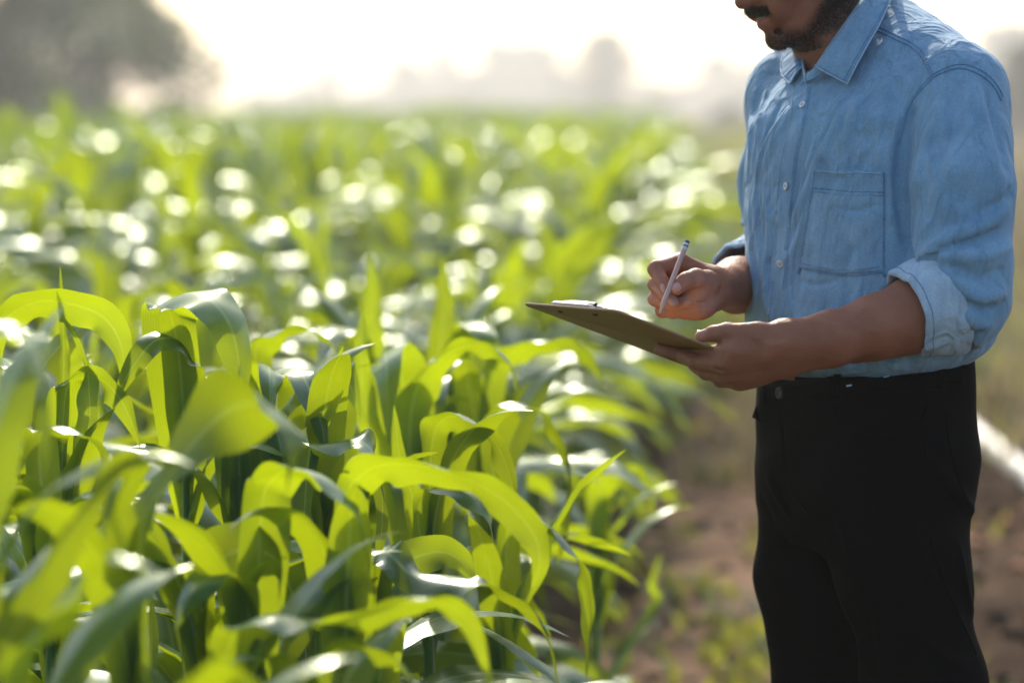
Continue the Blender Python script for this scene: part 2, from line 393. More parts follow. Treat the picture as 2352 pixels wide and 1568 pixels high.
# ------------------------------------------------------------------ body: head, neck, trunk, arms and hands as one surface
body = Field()
F_ = lambda a: np.array([-math.sin(R(a)), -math.cos(R(a)), 0.0])
THB = 55
def zrow(py, d=3.40): return P(1176, py, d)[2]
def lrow(py, cx, a, b, yaw=THB, d=3.40):
    q = P(cx, py, d); return (q[2], q[0], q[1], R(yaw), a, b)
# trunk (under the clothes)
body.loft([lrow(190, 1985, .12, .08), lrow(300, 1985, .155, .105), lrow(500, 1985, .155, .11), lrow(800, 1985, .145, .10), lrow(1000, 1985, .15, .11), lrow(1060, 1985, .14, .10)], k=0.03)
nb = P(1946, 176, 3.43)
body.cap(P(1873, -20, 3.42), nb, 0.054, 0.062, k=0.03)
body.cap(P(1985, 120, 3.43), P(2205, 205, 3.265), 0.05, 0.05, k=0.05)
body.cap(P(1975, 130, 3.45), P(1840, 235, 3.53), 0.05, 0.048, k=0.05)
# near (his left) arm
ES = P(2204, 700, 3.205)
body.chain([P(2208, 215, 3.262), P(2212, 450, 3.21), ES], [.052, .045, .042], k=0.02)
body.chain([ES, P(2110, 716, 3.200), P(2010, 748, 3.180), P(1925, 772, 3.165), P(1872, 784, 3.145)], [.044, .0455, .0375, .0305, .0270], k=0.02)
body.cap(P(2120, 742, 3.205), P(1960, 800, 3.20), .030, .016, k=0.03)
body.cap(P(1900, 760, 3.15), P(1815, 778, 3.135), .022, .021, k=0.02)      # radial side of wrist
body.cap(P(1905, 806, 3.165), P(1820, 822, 3.165), .020, .021, k=0.02)     # ulnar side
LW = P(1850, 790, 3.145)
lm = dict(i=P(1676, 806, 3.118), m=P(1660, 834, 3.127), r=P(1667, 858, 3.145), p=P(1697, 874, 3.170))
for a, b in (('i', 0), ('m', 1), ('r', 2), ('p', 3)):
    wst = [P(1822, 782, 3.135), P(1825, 798, 3.140), P(1828, 810, 3.150), P(1830, 820, 3.163)][b]
    body.cap(wst, lm[a], .0185, .0135, k=0.014)
body.cap(P(1800, 775, 3.130), P(1745, 800, 3.128), .022, .018, k=0.02)
body.cap(P(1800, 812, 3.16), P(1730, 846, 3.158), .022, .019, k=0.02)
kf = 0.0045
ip = under(1597, 806, .0085); idp = under(1549, 798, .0080); it = under(1517, 790, .0070)
body.chain([lm['i'], ip, idp, it], [.0128, .0098, .0088, .0074], k=kf)
mp_ = P(1600, 832, 3.165); mt = P(1568, 818, 3.195)
body.chain([lm['m'], mp_, mt], [.0130, .0100, .0080], k=kf)
rp_ = P(1622, 855, 3.175); rt = P(1593, 838, 3.210)
body.chain([lm['r'], rp_, rt], [.0125, .0098, .0080], k=kf)
pp_ = P(1655, 873, 3.190); pt = P(1630, 857, 3.220)
body.chain([lm['p'], pp_, pt], [.0115, .0088, .0072], k=kf)
# thumb over the near edge of the board
tt = board(0.150, 0.013, BT + 0.0088)
tip_ = P(1668, 762, 3.128)
body.chain([P(1800, 771, 3.128), P(1738, 764, 3.118), tip_, (tip_ + tt) / 2 + ez * 0.0008, tt], [.0155, .0128, .0112, .0098, .0082], k=0.006)
body.cap(P(1745, 770, 3.12), P(1690, 796, 3.12), .011, .009, k=0.012)       # web between thumb and index
# veins and tendons on the back of the hand and the forearm
for pl, am, wd in (([(1845, 808, 3.13), (1780, 812, 3.12), (1700, 812, 3.105)], .0016, .004), ([(1850, 820, 3.14), (1780, 833, 3.135), (1690, 842, 3.125)], .0015, .004),
                   ([(1960, 790, 3.16), (1880, 812, 3.14), (1800, 838, 3.14), (1740, 868, 3.15)], .0022, .0045), ([(2010, 700, 3.16), (1940, 742, 3.13), (1870, 756, 3.12)], .0012, .006),
                   ([(1820, 790, 3.11), (1760, 790, 3.10), (1720, 770, 3.10)], .0012, .005)):
    body.fold([P(*q) for q in pl], am, wd)
for pl, am, wd in (([(1676, 776, 3.115), (1655, 790, 3.11), (1622, 797, 3.115)], -.0045, .0030), ([(1560, 815, 3.12), (1610, 825, 3.115), (1650, 822, 3.105)], -.0040, .0030),
                   ([(1600, 842, 3.13), (1640, 848, 3.12), (1680, 846, 3.12)], -.0035, .0030), ([(1690, 803, 3.105), (1676, 806, 3.10)], .0020, .0060), ([(1672, 832, 3.11), (1660, 834, 3.11)], .0022, .0055), ([(1735, 752, 3.11), (1700, 748, 3.12)], .0015, .0060)):
    body.fold([P(*q) for q in pl], am, wd)
# far (his right) arm and writing hand
body.chain([P(1835, 235, 3.53), P(1805, 430, 3.56), P(1795, 612, 3.64)], [.050, .043, .042], k=0.02)
body.chain([P(1795, 622, 3.64), P(1745, 642, 3.565), P(1692, 655, 3.46), P(1640, 662, 3.347)], [.042, .0435, .0365, .0265], k=0.02)
hz = lambda zx, zy, d: P(1479.2 + .10547 * zx, 569.6 + .10547 * zy, d + .025)
RW = hz(1540, 880, 3.320)
H = dict(i=hz(790, 330, 3.318), m=hz(830, 520, 3.338), r=hz(870, 740, 3.345), p=hz(930, 950, 3.342))
for a, q in (('i', hz(1400, 700, 3.325)), ('m', hz(1400, 820, 3.335)), ('r', hz(1400, 960, 3.335)), ('p', hz(1400, 1080, 3.33))):
    body.cap(q, H[a], .0205, .0140, k=0.014)
body.chain([H['i'], hz(255, 450, 3.278), hz(390, 740, 3.262), hz(455, 915, 3.256)], [.0142, .0108, .0092, .0076], k=kf)
body.chain([H['m'], hz(260, 790, 3.296), hz(470, 1010, 3.275), hz(650, 1195, 3.264)], [.0135, .0105, .0092, .0078], k=kf)
body.chain([H['r'], hz(255, 1100, 3.304), hz(640, 1235, 3.288), hz(935, 1185, 3.278)], [.0130, .0100, .0092, .0078], k=kf)
body.chain([H['p'], hz(400, 1370, 3.312), hz(620, 1395, 3.298), hz(850, 1340, 3.292)], [.0118, .0092, .0086, .0074], k=kf)
body.cap(hz(1210, 1270, 3.300), hz(880, 1400, 3.306), .0180, .0095, k=0.010)   # heel of the hand, little-finger side
body.cap(hz(1330, 1150, 3.305), hz(1150, 1230, 3.298), .020, .019, k=0.012)
body.cap(hz(1330, 820, 3.290), hz(1140, 960, 3.280), .0185, .0165, k=0.010)    # ball of the thumb
body.chain([hz(1380, 740, 3.285), hz(1140, 670, 3.264), hz(910, 715, 3.252), hz(720, 850, 3.247)], [.0165, .0132, .0110, .0104], k=0.006)
for pl, am, wd in (([(1500, 380, 3.29), (1600, 520, 3.285), (1640, 640, 3.285)], -.0016, .0022), ([(1620, 360, 3.30), (1690, 460, 3.29), (1720, 560, 3.29)], -.0016, .0022),
                   ([(980, 900, 3.262), (1180, 900, 3.258), (1320, 790, 3.262)], -.0022, .0022), ([(1000, 1090, 3.275), (1180, 1150, 3.272), (1330, 1190, 3.277)], -.0024, .0024),
                   ([(1320, 600, 3.262), (1390, 660, 3.265), (1400, 760, 3.268)], -.0012, .0018), ([(870, 640, 3.238), (900, 700, 3.238), (905, 780, 3.24)], -.0009, .0016)):
    body.fold([hz(*q) for q in pl], am, wd)

# head: local frame f (forward), s (his left), u (up)
YH, PH = R(64), R(28)
fh = np.array([-math.sin(YH), -math.cos(YH), 0]); sh = np.array([math.cos(YH), -math.sin(YH), 0]); uz = np.array([0, 0, 1.0])
hf = fh * math.cos(PH) - uz * math.sin(PH); hu = fh * math.sin(PH) + uz * math.cos(PH)
MH = np.stack([hf, sh, hu])
mouth = P(1741, 42, 3.375)
HO = mouth - (0.094 * hf - 0.062 * hu)
def hp(f, s, u): return HO + f * hf + s * sh + u * hu
hk = 0.02
body.ell(hp(-.012, 0, .040), (.098, .074, .082), MH, k=hk)            # cranium
body.ell(hp(.030, 0, -.010), (.062, .062, .080), MH, k=.03)           # face
for s_ in (1, -1):
    body.cap(hp(-.010, s_ * .058, -.052), hp(.055, s_ * .024, -.098), .016, .017, k=.028)   # jaw
    body.ell(hp(.058, s_ * .040, -.028), (.022, .022, .020), MH, k=.02)                # cheek
    body.ell(hp(.074, s_ * .028, -.055), (.017, .016, .018), MH, k=.016)
    body.ell(hp(-.005, s_ * .077, -.012), (.017, .006, .030), MH, k=.006)              # ear
    body.ell(hp(.090, s_ * .0125, -.034), (.0085, .0075, .0070), MH, k=.005)           # nostril wing
    body.ell(hp(.076, s_ * .032, .010), (.012, .018, .012), MH, k=.01, sub=True)         # eye socket
    body.ell(hp(.072, s_ * .032, .008), (.012, .0125, .011), MH, k=.004)
    body.cap(hp(.088, s_ * .006, -.0600), hp(.073, s_ * .026, -.0550), .0045, .0030, k=.006)  # upper lip
    body.cap(hp(.0895, s_ * .000, -.0725), hp(.0735, s_ * .022, -.0600), .0068, .0035, k=.006)  # lower lip
body.cap(hp(.060, 0, -.060), hp(.064, 0, -.085), .032, .022, k=.02)   # muzzle
body.ell(hp(.078, 0, -.104), (.0155, .021, .015), MH, k=.014)          # chin
body.cap(hp(.082, 0, .012), hp(.104, 0, -.028), .007, .0095, k=.012)  # nose
body.ell(hp(.106, 0, -.031), (.0105, .011, .0095), MH, k=.006)
body.cap(hp(.078, -.03, .026), hp(.078, .03, .026), .008, .008, k=.014)   # brow
body.ell(hp(.078, 0, -.0905), (.006, .016, .0045), MH, k=.010, sub=True)  # hollow under the lip
body.cap(hp(.0925, -.018, -.0640), hp(.0925, .018, -.0640), .0040, .0040, k=.003, sub=True)  # parted lips
body.noise = lambda p: 0.0005 * np.sin(p[:, 0] * 130 + 2 * np.sin(p[:, 2] * 80)) * np.sin(p[:, 2] * 150 + p[:, 1] * 90)

bv, bf = body.mesh((0.12, 2.85, 0.85), (0.95, 3.85, 1.82), 0.0022)
print('body', len(bv))
# colour masks: palm side of the hands, lips, beard stubble
dist = lambda p, q: np.linalg.norm(p - q, axis=1)
def segd(p, a, b):
    ba = b - a; t = np.clip((p - a) @ ba / (ba @ ba), 0, 1); return np.linalg.norm(p - a - t[:, None] * ba, axis=1)
hl = (bv - HO) @ MH.T
sm = lambda x, a, b: np.clip((x - a) / (b - a), 0, 1)
def bnorm(V, Fq):
    n = np.zeros_like(V); fn = np.cross(V[Fq[:, 2]] - V[Fq[:, 0]], V[Fq[:, 3]] - V[Fq[:, 1]])
    for k in range(4): np.add.at(n, Fq[:, k], fn)
    return nrm(n)
bn = bnorm(bv, bf)
toward = -(bn @ FWD)
near = np.minimum.reduce([segd(bv, hz(250, 1100, 3.28), hz(1250, 1150, 3.28)), segd(bv, hz(1150, 1000, 3.27), hz(700, 1250, 3.26))])
palm = sm(near, .045, .012) * sm(toward, .05, .6)
palm = np.maximum(palm, 0.75 * np.maximum.reduce([sm(dist(bv, hz(455, 930, 3.256)), .016, .006), sm(dist(bv, hz(650, 1200, 3.264)), .018, .008), sm(dist(bv, tt), .016, .006)]))
palm = np.maximum(palm, 0.5 * sm(dist(bv, it), .018, .006))
lipm = np.minimum.reduce([segd(hl, np.array([.089, s_ * .0, -.0735]), np.array([.074, s_ * .024, -.0605])) for s_ in (1, -1)])
lip = sm(lipm, .0105, .0080) * (hl[:, 0] > .06)
lipu = np.minimum.reduce([segd(hl, np.array([.090, s_ * .005, -.0605]), np.array([.075, s_ * .025, -.0565])) for s_ in (1, -1)])
lip = np.maximum(lip, sm(lipu, .0062, .0045) * 0.6)
inhead = (hl[:, 2] > -.135) & (np.abs(hl[:, 1]) < .09) & (hl[:, 0] > -.06)
line = -.062 - .030 * sm(hl[:, 0], .0, .06) + 0.006 * np.sin(hl[:, 0] * 90)
jawm = sm(hl[:, 2], line + .008, line - .010) * sm(hl[:, 2], -.126, -.116)
side = sm(hl[:, 0], .040, .020) * sm(np.abs(hl[:, 1]), .040, .052) * sm(hl[:, 2], .015, -.005) * sm(hl[:, 0], -.030, -.018)
must = sm(np.abs(hl[:, 2] + .0510 - .10 * np.abs(hl[:, 1]) * (np.abs(hl[:, 1]) - .012)), .0072, .0035) * (hl[:, 0] > .066) * sm(np.abs(hl[:, 1]), .033, .029)
chinb = sm(hl[:, 2], -.094, -.106) * sm(hl[:, 0], .03, .05)
beard = np.clip(np.maximum.reduce([jawm * 0.95, side * 0.65, must, chinb]), 0, 1) * inhead * (1 - np.clip(lip * 1.6, 0, 1))

man = empty('person', P(1985, 1000, 3.40) * np.array([1, 1, 0]))
tag(man, 'person in a faded blue denim shirt and black trousers writing on a clipboard', 'person')
body_o = mesh_np('body', bv, bf, M_skin, man, attr=dict(palm=palm, lip=lip, beard=beard))

# facial hair and head hair: short strands rooted on the skin
def strands(name, prob, nmax, ln, wid, dirv, up=0.35, seedn=3, parent=None):
    r = np.random.default_rng(seedn); w_ = prob / prob.sum(); ix = r.choice(len(bv), nmax, p=w_)
    p0 = bv[ix] + r.normal(0, .0009, (nmax, 3)); n0 = bn[ix]
    d = nrm(n0 * up + np.asarray(dirv) + r.normal(0, .28, (nmax, 3))); l = ln * r.uniform(.5, 1.2, nmax)[:, None]
    sd_ = nrm(np.cross(d, n0 + r.normal(0, .3, (nmax, 3)))) * wid * 0.5
    p1 = p0 + d * l * .5; p2 = p0 + nrm(d - n0 * up * .8) * l
    V = np.stack([p0 - sd_, p0 + sd_, p1 + sd_ * .8, p1 - sd_ * .8, p2 + sd_ * .2, p2 - sd_ * .2], 1).reshape(-1, 3)
    k = np.arange(nmax)[:, None] * 6
    Fq = np.concatenate([k + np.array([0, 1, 2, 3]), k + np.array([3, 2, 4, 5])])
    return mesh_np(name, V, Fq, M_hair, parent or man)
down = -hu * .8 - hf * .3
strands('beard', (np.maximum(jawm * .9, chinb) * inhead * (1 - lip) + side * .7 * inhead) ** 2 + 1e-12, 5200, .0052, .0006, down)
strands('moustache', must * inhead * (1 - lip) + 1e-12, 1500, .0068, .0006, down, seedn=5)
hairm = inhead_all = ((np.abs(hl[:, 1]) < .1) & (hl[:, 2] > -.06) & (hl[:, 2] < .14) & (hl[:, 0] < .10))
crown = hairm * np.maximum(sm(hl[:, 2], .055, .070) * (hl[:, 0] < .085), sm(hl[:, 0], -.018, -.03) * (hl[:, 2] > -.04))
strands('hair', crown + 1e-12, 9000, .026, .0012, -hf * .4 + hu * .2, up=.6, seedn=9)
eb = sm(np.abs(hl[:, 2] - .027), .006, .003) * (hl[:, 0] > .06) * (np.abs(hl[:, 1]) > .012) * (np.abs(hl[:, 1]) < .048)
strands('eyebrow', eb + 1e-12, 700, .008, .0007, hu * .3, seedn=12)
# teeth between the lips
mb = MB()
for k in range(-5, 6):
    a = k * .0042; c = hp(.0875 - 9.0 * a * a, a, -.0630); g_ = np.array([[x, y, z] for x in (-1, 1) for y in (-1, 1) for z in (-1, 1)]) * [.0028, .0019, .0042]
    V = c + g_ @ MH; mb.add(V, [[0, 1, 3, 2], [4, 6, 7, 5], [0, 4, 5, 1], [2, 3, 7, 6], [0, 2, 6, 4], [1, 5, 7, 3]])
mb.build('teeth', M_teeth, man)
for s_ in (1, -1):
    u_, v_ = np.meshgrid(np.linspace(0, np.pi, 10), np.linspace(0, 2 * np.pi, 17)[:-1], indexing='ij')
    S_ = np.stack([np.cos(u_), np.sin(u_) * np.cos(v_), np.sin(u_) * np.sin(v_)], -1).reshape(-1, 3)
    e_ = mesh_np('eye', hp(.074, s_ * .032, .009) + .0118 * S_ @ MH, grid_faces(10, 16, True), M_eye, man)
    mesh_np('iris', hp(.0852, s_ * .032, .0065) + (S_ * [.0012, .005, .005]) @ MH, grid_faces(10, 16, True), M_hair, e_)

# fingernails
def nail(c, nrml, along, w_, l_):
    nrml = nrm(nrml); along = nrm(along - (along @ nrml) * nrml); sd_ = np.cross(nrml, along)
    a = np.linspace(-1, 1, 7); b_ = np.linspace(-1, 1, 7); A, Bq = np.meshgrid(a, b_, indexing='ij')
    X = A * np.sqrt(1 - .35 * Bq ** 2) * w_; Y = Bq * np.sqrt(1 - .35 * A ** 2) * l_
    V = c + X.reshape(-1, 1) * sd_ + Y.reshape(-1, 1) * along + ((0.0010 - .32 * (A ** 2) * w_ - .08 * Bq ** 2 * l_)).reshape(-1, 1) * nrml
    V2 = np.vstack([V, V - nrml * .0008])
    return mesh_np('fingernail', V2, np.vstack([grid_faces(7, 7), grid_faces(7, 7)[:, ::-1] + 49]), M_nail, man)
def nail_at(zx, zy, along, w_, l_, shift=0.0):
    p, n = body.trace([1479.2 + .10547 * zx], [569.6 + .10547 * zy]); nail(p[0] + n[0] * shift, n[0], along, w_, l_)
nail_at(700, 860, hz(700, 860, 3.25) - hz(900, 720, 3.25), .0062, .0068)
nail_at(405, 870, hz(455, 915, 3.25) - hz(390, 740, 3.25), .0032, .0062)
nail_at(600, 1175, hz(650, 1195, 3.25) - hz(470, 1010, 3.25), .0036, .0058)
nail_at(930, 1200, hz(935, 1185, 3.25) - hz(640, 1235, 3.25), .0036, .0052)
nail(tt + ez * .0070 + ey * .001, ez + 0.1 * -ey, tt - tip_, .0058, .0064)

# ------------------------------------------------------------------ shirt
shirt = Field()
shirt.loft([lrow(135, 1992, .085, .072), lrow(185, 1990, .150, .100), lrow(260, 1988, .178, .128), lrow(340, 1986, .186, .133), lrow(450, 1984, .188, .133), lrow(600, 1988, .189, .133),
            lrow(700, 1996, .193, .141), lrow(765, 1998, .192, .143), lrow(812, 1992, .182, .135), lrow(830, 1988, .172, .128), lrow(844, 1986, .148, .108), lrow(900, 1985, .14, .100)], k=0.05, shear=.085, x0=P(1985, 500, 3.4)[0])
shirt.cap(P(1990, 100, 3.43), P(2184, 198, 3.275), .065, .062, k=.06)
shirt.cap(P(2060, 105, 3.47), P(2192, 222, 3.34), .060, .056, k=.06)     # upper back
shirt.cap(P(1965, 118, 3.47), P(1824, 222, 3.535), .052, .066, k=.05)
shirt.chain([P(2203, 215, 3.262), P(2212, 430, 3.205), P(2208, 600, 3.195), P(2204, 684, 3.200)], [.0675, .0680, .0660, .0610], k=.010)
shirt.chain([P(2204, 684, 3.200), P(2172, 686, 3.205)], [.060, .0520], k=.03)
shirt.chain([P(1826, 225, 3.535), P(1798, 420, 3.585), P(1791, 590, 3.64)], [.066, .060, .055], k=.03)
shirt.chain([P(1791, 590, 3.64), P(1765, 606, 3.60)], [.055, .050], k=.02)
base_n = len(shirt.dp)
# fold lines drawn on the surface: photo positions give the place, the traced point gives the depth
_zt = {}
def on(f, pts, n=7, off=0.0, d0=2.7, d1=4.2):
    c = catmull([(a, b, 0) for a, b in pts], n)[:, :2]
    p, nn = f.trace(c[:, 0], c[:, 1], d0, d1); return p + nn * off, nn
FOLDS = [  # (points, amplitude, width)
 ([(1842, 215), (1815, 260), (1775, 330), (1752, 400)], .0050, .0065), ([(1820, 240), (1785, 290), (1750, 350), (1735, 430)], .0045, .006),
 ([(1798, 225), (1765, 300), (1745, 360)], -.0035, .006), ([(1770, 190), (1748, 260), (1738, 340)], .0040, .008), ([(1745, 180), (1728, 260), (1722, 380)], .0035, .007),
 ([(1735, 420), (1738, 520), (1755, 620), (1765, 740)], .0045, .008), ([(1752, 420), (1768, 520), (1762, 610)], .0035, .006), ([(1722, 450), (1728, 560), (1735, 700)], .0030, .009),
 ([(1780, 700), (1770, 640), (1780, 560), (1784, 480)], -.0035, .005), ([(1775, 740), (1760, 690), (1765, 640)], .0045, .006),
 ([(1935, 250), (1905, 320), (1880, 380), (1855, 450), (1830, 520)], .0040, .007), ([(1900, 330), (1868, 400), (1838, 470), (1818, 530)], .0040, .0055),
 ([(1890, 300), (1868, 350), (1850, 400)], .0030, .005), ([(1860, 470), (1838, 540), (1815, 600), (1800, 680)], .0045, .006), ([(1822, 560), (1812, 620), (1806, 740)], .0040, .005),
 ([(1850, 560), (1832, 620), (1822, 700)], -.0030, .006), ([(1975, 215), (1950, 290), (1930, 350)], .0030, .009), ([(2040, 160), (2020, 240), (1990, 320)], .0034, .010),
 ([(2075, 180), (2050, 260), (2030, 350)], -.0030, .009), ([(1930, 640), (1870, 655), (1830, 640)], -.0025, .004), ([(2025, 470), (1965, 482), (1915, 476)], -.0022, .0035),
 ([(2060, 250), (2045, 340), (2050, 450)], .0035, .010),
 # armpit shadow between sleeve and body
 ([(2088, 300), (2066, 370), (2072, 470), (2090, 580), (2096, 660)], -.0120, .0085), ([(2100, 240), (2080, 300), (2072, 360)], -.0050, .008),
 # near sleeve: long drag folds and the crush above the cuff
 ([(2175, 190), (2150, 270), (2118, 360), (2098, 470)], .0050, .009), ([(2205, 175), (2190, 280), (2140, 400), (2110, 500)], -.0038, .011), ([(2240, 180), (2260, 280), (2285, 380), (2305, 470)], .0045, .009),
 ([(2262, 200), (2290, 300), (2312, 400)], -.0035, .008), ([(2225, 190), (2228, 300), (2215, 420)], .0032, .012), ([(2320, 470), (2260, 520), (2180, 545), (2110, 600)], .0075, .010),
 ([(2300, 520), (2230, 555), (2160, 575), (2110, 615)], -.0050, .007), ([(2325, 560), (2260, 590), (2190, 585), (2140, 600)], .0060, .009), ([(2160, 598), (2130, 602), (2105, 610)], -.0110, .007),
 ([(2310, 620), (2250, 640), (2180, 612)], -.0060, .008), ([(2315, 660), (2260, 690), (2200, 650), (2160, 610)], .0065, .009), ([(2290, 700), (2240, 705), (2200, 680)], -.0055, .007),
 ([(2280, 745), (2240, 745), (2215, 715)], .0050, .008), ([(2330, 430), (2290, 470), (2230, 500)], -.0035, .008), ([(2120, 400), (2160, 470), (2240, 500)], .0022, .014),
 ([(2150, 240), (2180, 330), (2200, 430)], .0020, .013),
 # belly blousing over the waistband
 ([(1890, 840), (1880, 800), (1900, 760)], .0050, .007), ([(1960, 845), (1940, 815), (1950, 790)], -.0050, .007), ([(2010, 840), (2000, 815), (2020, 790)], .0050, .008),
 ([(2060, 832), (2040, 815), (2050, 790)], -.0045, .007), ([(2110, 835), (2120, 800), (2160, 780)], .0060, .008), ([(2170, 830), (2150, 800), (2190, 775)], -.0055, .008),
 ([(2230, 815), (2255, 770), (2290, 720)], .0050, .008), ([(2210, 835), (2225, 790), (2260, 740)], -.0055, .007), ([(1845, 860), (1850, 830), (1842, 800)], .0045, .006), ([(1815, 850), (1825, 820), (1815, 790)], -.0045, .006),
 ([(2100, 800), (2140, 790), (2200, 800)], -.0050, .008), ([(1925, 850), (1915, 825), (1925, 800)], .0045, .006), ([(1985, 845), (1975, 825), (1985, 800)], -.004, .005),
 # far sleeve
 ([(1702, 430), (1698, 480), (1710, 530)], .0040, .006), ([(1695, 520), (1705, 525), (1715, 515)], -.0060, .005), ([(1712, 410), (1708, 460)], -.0030, .005),
]
rr = np.random.default_rng(21)
for _ in range(64):   # small creases over chest and belly, mostly running from the upper right down to the placket
    x0, y0 = rr.uniform(1740, 2030), rr.uniform(240, 790); l_ = rr.uniform(30, 90); an = rr.uniform(.15, .75)
    FOLDS.append(([(x0, y0), (x0 - l_ * an * .5 + rr.uniform(-6, 6), y0 + l_ * .5), (x0 - l_ * an, y0 + l_)], rr.choice([-1, 1]) * rr.uniform(.0007, .0018), rr.uniform(.0032, .006)))
for _ in range(14):
    x0, y0 = rr.uniform(2110, 2300), rr.uniform(230, 640); l_ = rr.uniform(40, 100); an = rr.uniform(-.3, .6)
    FOLDS.append(([(x0, y0), (x0 - l_ * an * .5, y0 + l_ * .5), (x0 - l_ * an, y0 + l_)], rr.choice([-1, 1]) * rr.uniform(.0010, .0020), rr.uniform(.005, .009)))
todo = [on(shirt, f[0])[0] for f in FOLDS]
for q, f in zip(todo, FOLDS): shirt.fold(q, f[1] * 2.0, f[2] * .9)
shirt.noise = lambda p: 0.0011 * np.sin(p[:, 0] * 62 + 3 * np.sin(p[:, 2] * 23)) * np.sin(p[:, 2] * 33 + p[:, 1] * 47) + 0.0005 * np.sin(p[:, 0] * 170 + 40 * p[:, 2]) * np.sin(p[:, 1] * 140 + 60 * p[:, 2])
# V opening at the throat
shirt.cap(P(1895, 60, 3.41), P(1925, 140, 3.42), .064, .058, k=.006, sub=True)
shirt.cap(P(1868, 120, 3.385), P(1853, 160, 3.345), .024, .010, k=.004, sub=True)
shirt.cap(P(2118, 706, 3.195), P(2085, 716, 3.19), .054, .054, k=.006, sub=True)
sv, sf = shirt.mesh((0.2, 2.95, 0.93), (1.0, 3.85, 1.60), 0.0026)
shirt_o = mesh_np('shirt', sv, sf, M_shirt, man)
print('shirt', len(sv))

def ribbon(name, f, pts, wpx, off, mat, parent, n=40, thick=.0012, m=5):
    """strip of cloth lying on field f: centre line in photo px, width px"""
    c = catmull([(a, b, 0) for a, b in pts], n)[:, :2]; T = nrm(np.gradient(c, axis=0)); nn = np.stack([-T[:, 1], T[:, 0]], 1)
    w_ = np.broadcast_to(wpx, (n,)); k = np.linspace(-.5, .5, m)
    G = c[:, None] + k[None, :, None] * w_[:, None, None] * nn[:, None]
    return patch(name, f, G, off, mat, parent, thick)
def patch(name, f, G, off, mat, parent, thick=.0015, fn=None):
    nu, nv = G.shape[:2]
    p, n_ = f.trace(G[..., 0], G[..., 1]); o_ = off if fn is None else off + fn(G).ravel()[:, None]
    top = (p + n_ * o_); bot = p - n_ * thick
    top = top.reshape(nu, nv, 3); bot = bot.reshape(nu, nv, 3)
    # rounded rim: top sheet with a skirt going down into the cloth
    V = np.concatenate([top.reshape(-1, 3), bot.reshape(-1, 3)]); Fq = [grid_faces(nu, nv)]
    K = nu * nv; idx = np.arange(K).reshape(nu, nv)
    loop = np.concatenate([idx[:, 0], idx[-1, 1:], idx[-2::-1, -1], idx[0, -2:0:-1]]); l2 = np.roll(loop, -1)
    Fq.append(np.stack([loop, l2, l2 + K, loop + K], 1))
    return mesh_np(name, V, np.vstack(Fq), mat, parent)
def seam(f, pts, parent, mat=None, r=.0009, off=.0006, n=60, name='seam', wob=0.0):
    c = catmull([(a, b, 0) for a, b in pts], n)[:, :2]; p, nn = f.trace(c[:, 0], c[:, 1])
    p = p + nn * (off + (wob * np.sin(np.arange(n) * 2.1))[:, None])
    V, Fq = tube(p, r, 6); return mesh_np(name, V, Fq, mat or M_seam_shade, parent)

# placket with its stitched edges
PL = [(1843, 200), (1838, 235), (1826, 300), (1812, 370), (1806, 430), (1800, 500), (1793, 560), (1791, 605), (1785, 680), (1780, 760), (1776, 830)]
pk = ribbon('placket', shirt, PL, 36, .0016, M_shirt, shirt_o, n=120)
seam(shirt, [(a - 17, b) for a, b in PL], pk, M_edge, r=.0008, off=.0016, n=120, wob=.0004)
seam(shirt, [(a + 14, b) for a, b in PL], pk, M_seam_shade, r=.0006, off=.0014, n=120)
# breast pocket
u_, v_ = np.meshgrid(np.linspace(0, 1, 40), np.linspace(0, 1, 48), indexing='ij')
tl, tr, br_, bl = [np.array(q, float) for q in ((1872, 390), (2031, 396), (2029, 622), (1839, 613))]
PG = (1 - v_)[..., None] * ((1 - u_)[..., None] * tl + u_[..., None] * tr) + v_[..., None] * ((1 - u_)[..., None] * bl + u_[..., None] * br_)
PG[..., 1] += 12 * v_ ** 6 * (1 - np.abs(2 * u_ - 1)) + 3 * np.sin(u_ * 9) * (1 - v_) ** 4
pocket = patch('pocket', shirt, PG, .0018, M_shirt, shirt_o, fn=lambda G: .0028 * np.exp(-((v_) / .06) ** 2) * np.sin(np.pi * u_) + .0016 * np.sin(np.pi * u_) * np.sin(np.pi * v_) - .0016 * np.exp(-((v_ - .41) / .018) ** 2) * np.exp(-((u_ - .55) / .3) ** 2))
IN = lambda a, b, t: tuple(a + (b - a) * t)
seam(shirt, [tl + [3, 2], IN(tl, tr, .5) + np.array([0, 4]), tr + [-3, 2]], pocket, M_edge, .0008, .0040, n=40)
seam(shirt, [IN(tl, bl, .18), IN(tl, bl, .18) + np.array([80, 9]), IN(tr, br_, .2)], pocket, M_seam_shade, .0012, .0022, n=60, wob=.0005)
seam(shirt, [IN(tl, bl, .22), IN(tl, bl, .22) + np.array([80, 9]), IN(tr, br_, .235)], pocket, M_seam_shade, .0009, .0022, n=60, wob=.0004)
seam(shirt, [tl + [1, 0], bl + [1, -2], bl + [4, 2], IN(bl, br_, .5) + np.array([0, 14]), br_ + [-4, 3], br_ + [0, -4], tr + [0, 0]], pocket, M_seam_shade, .0009, .0016, n=140, wob=.0004)
seam(shirt, [bl + [6, -8], IN(bl, br_, .5) + np.array([0, 3]), br_ + [-6, -8]], pocket, M_seam_shade, .0007, .0022, n=70, wob=.0004)
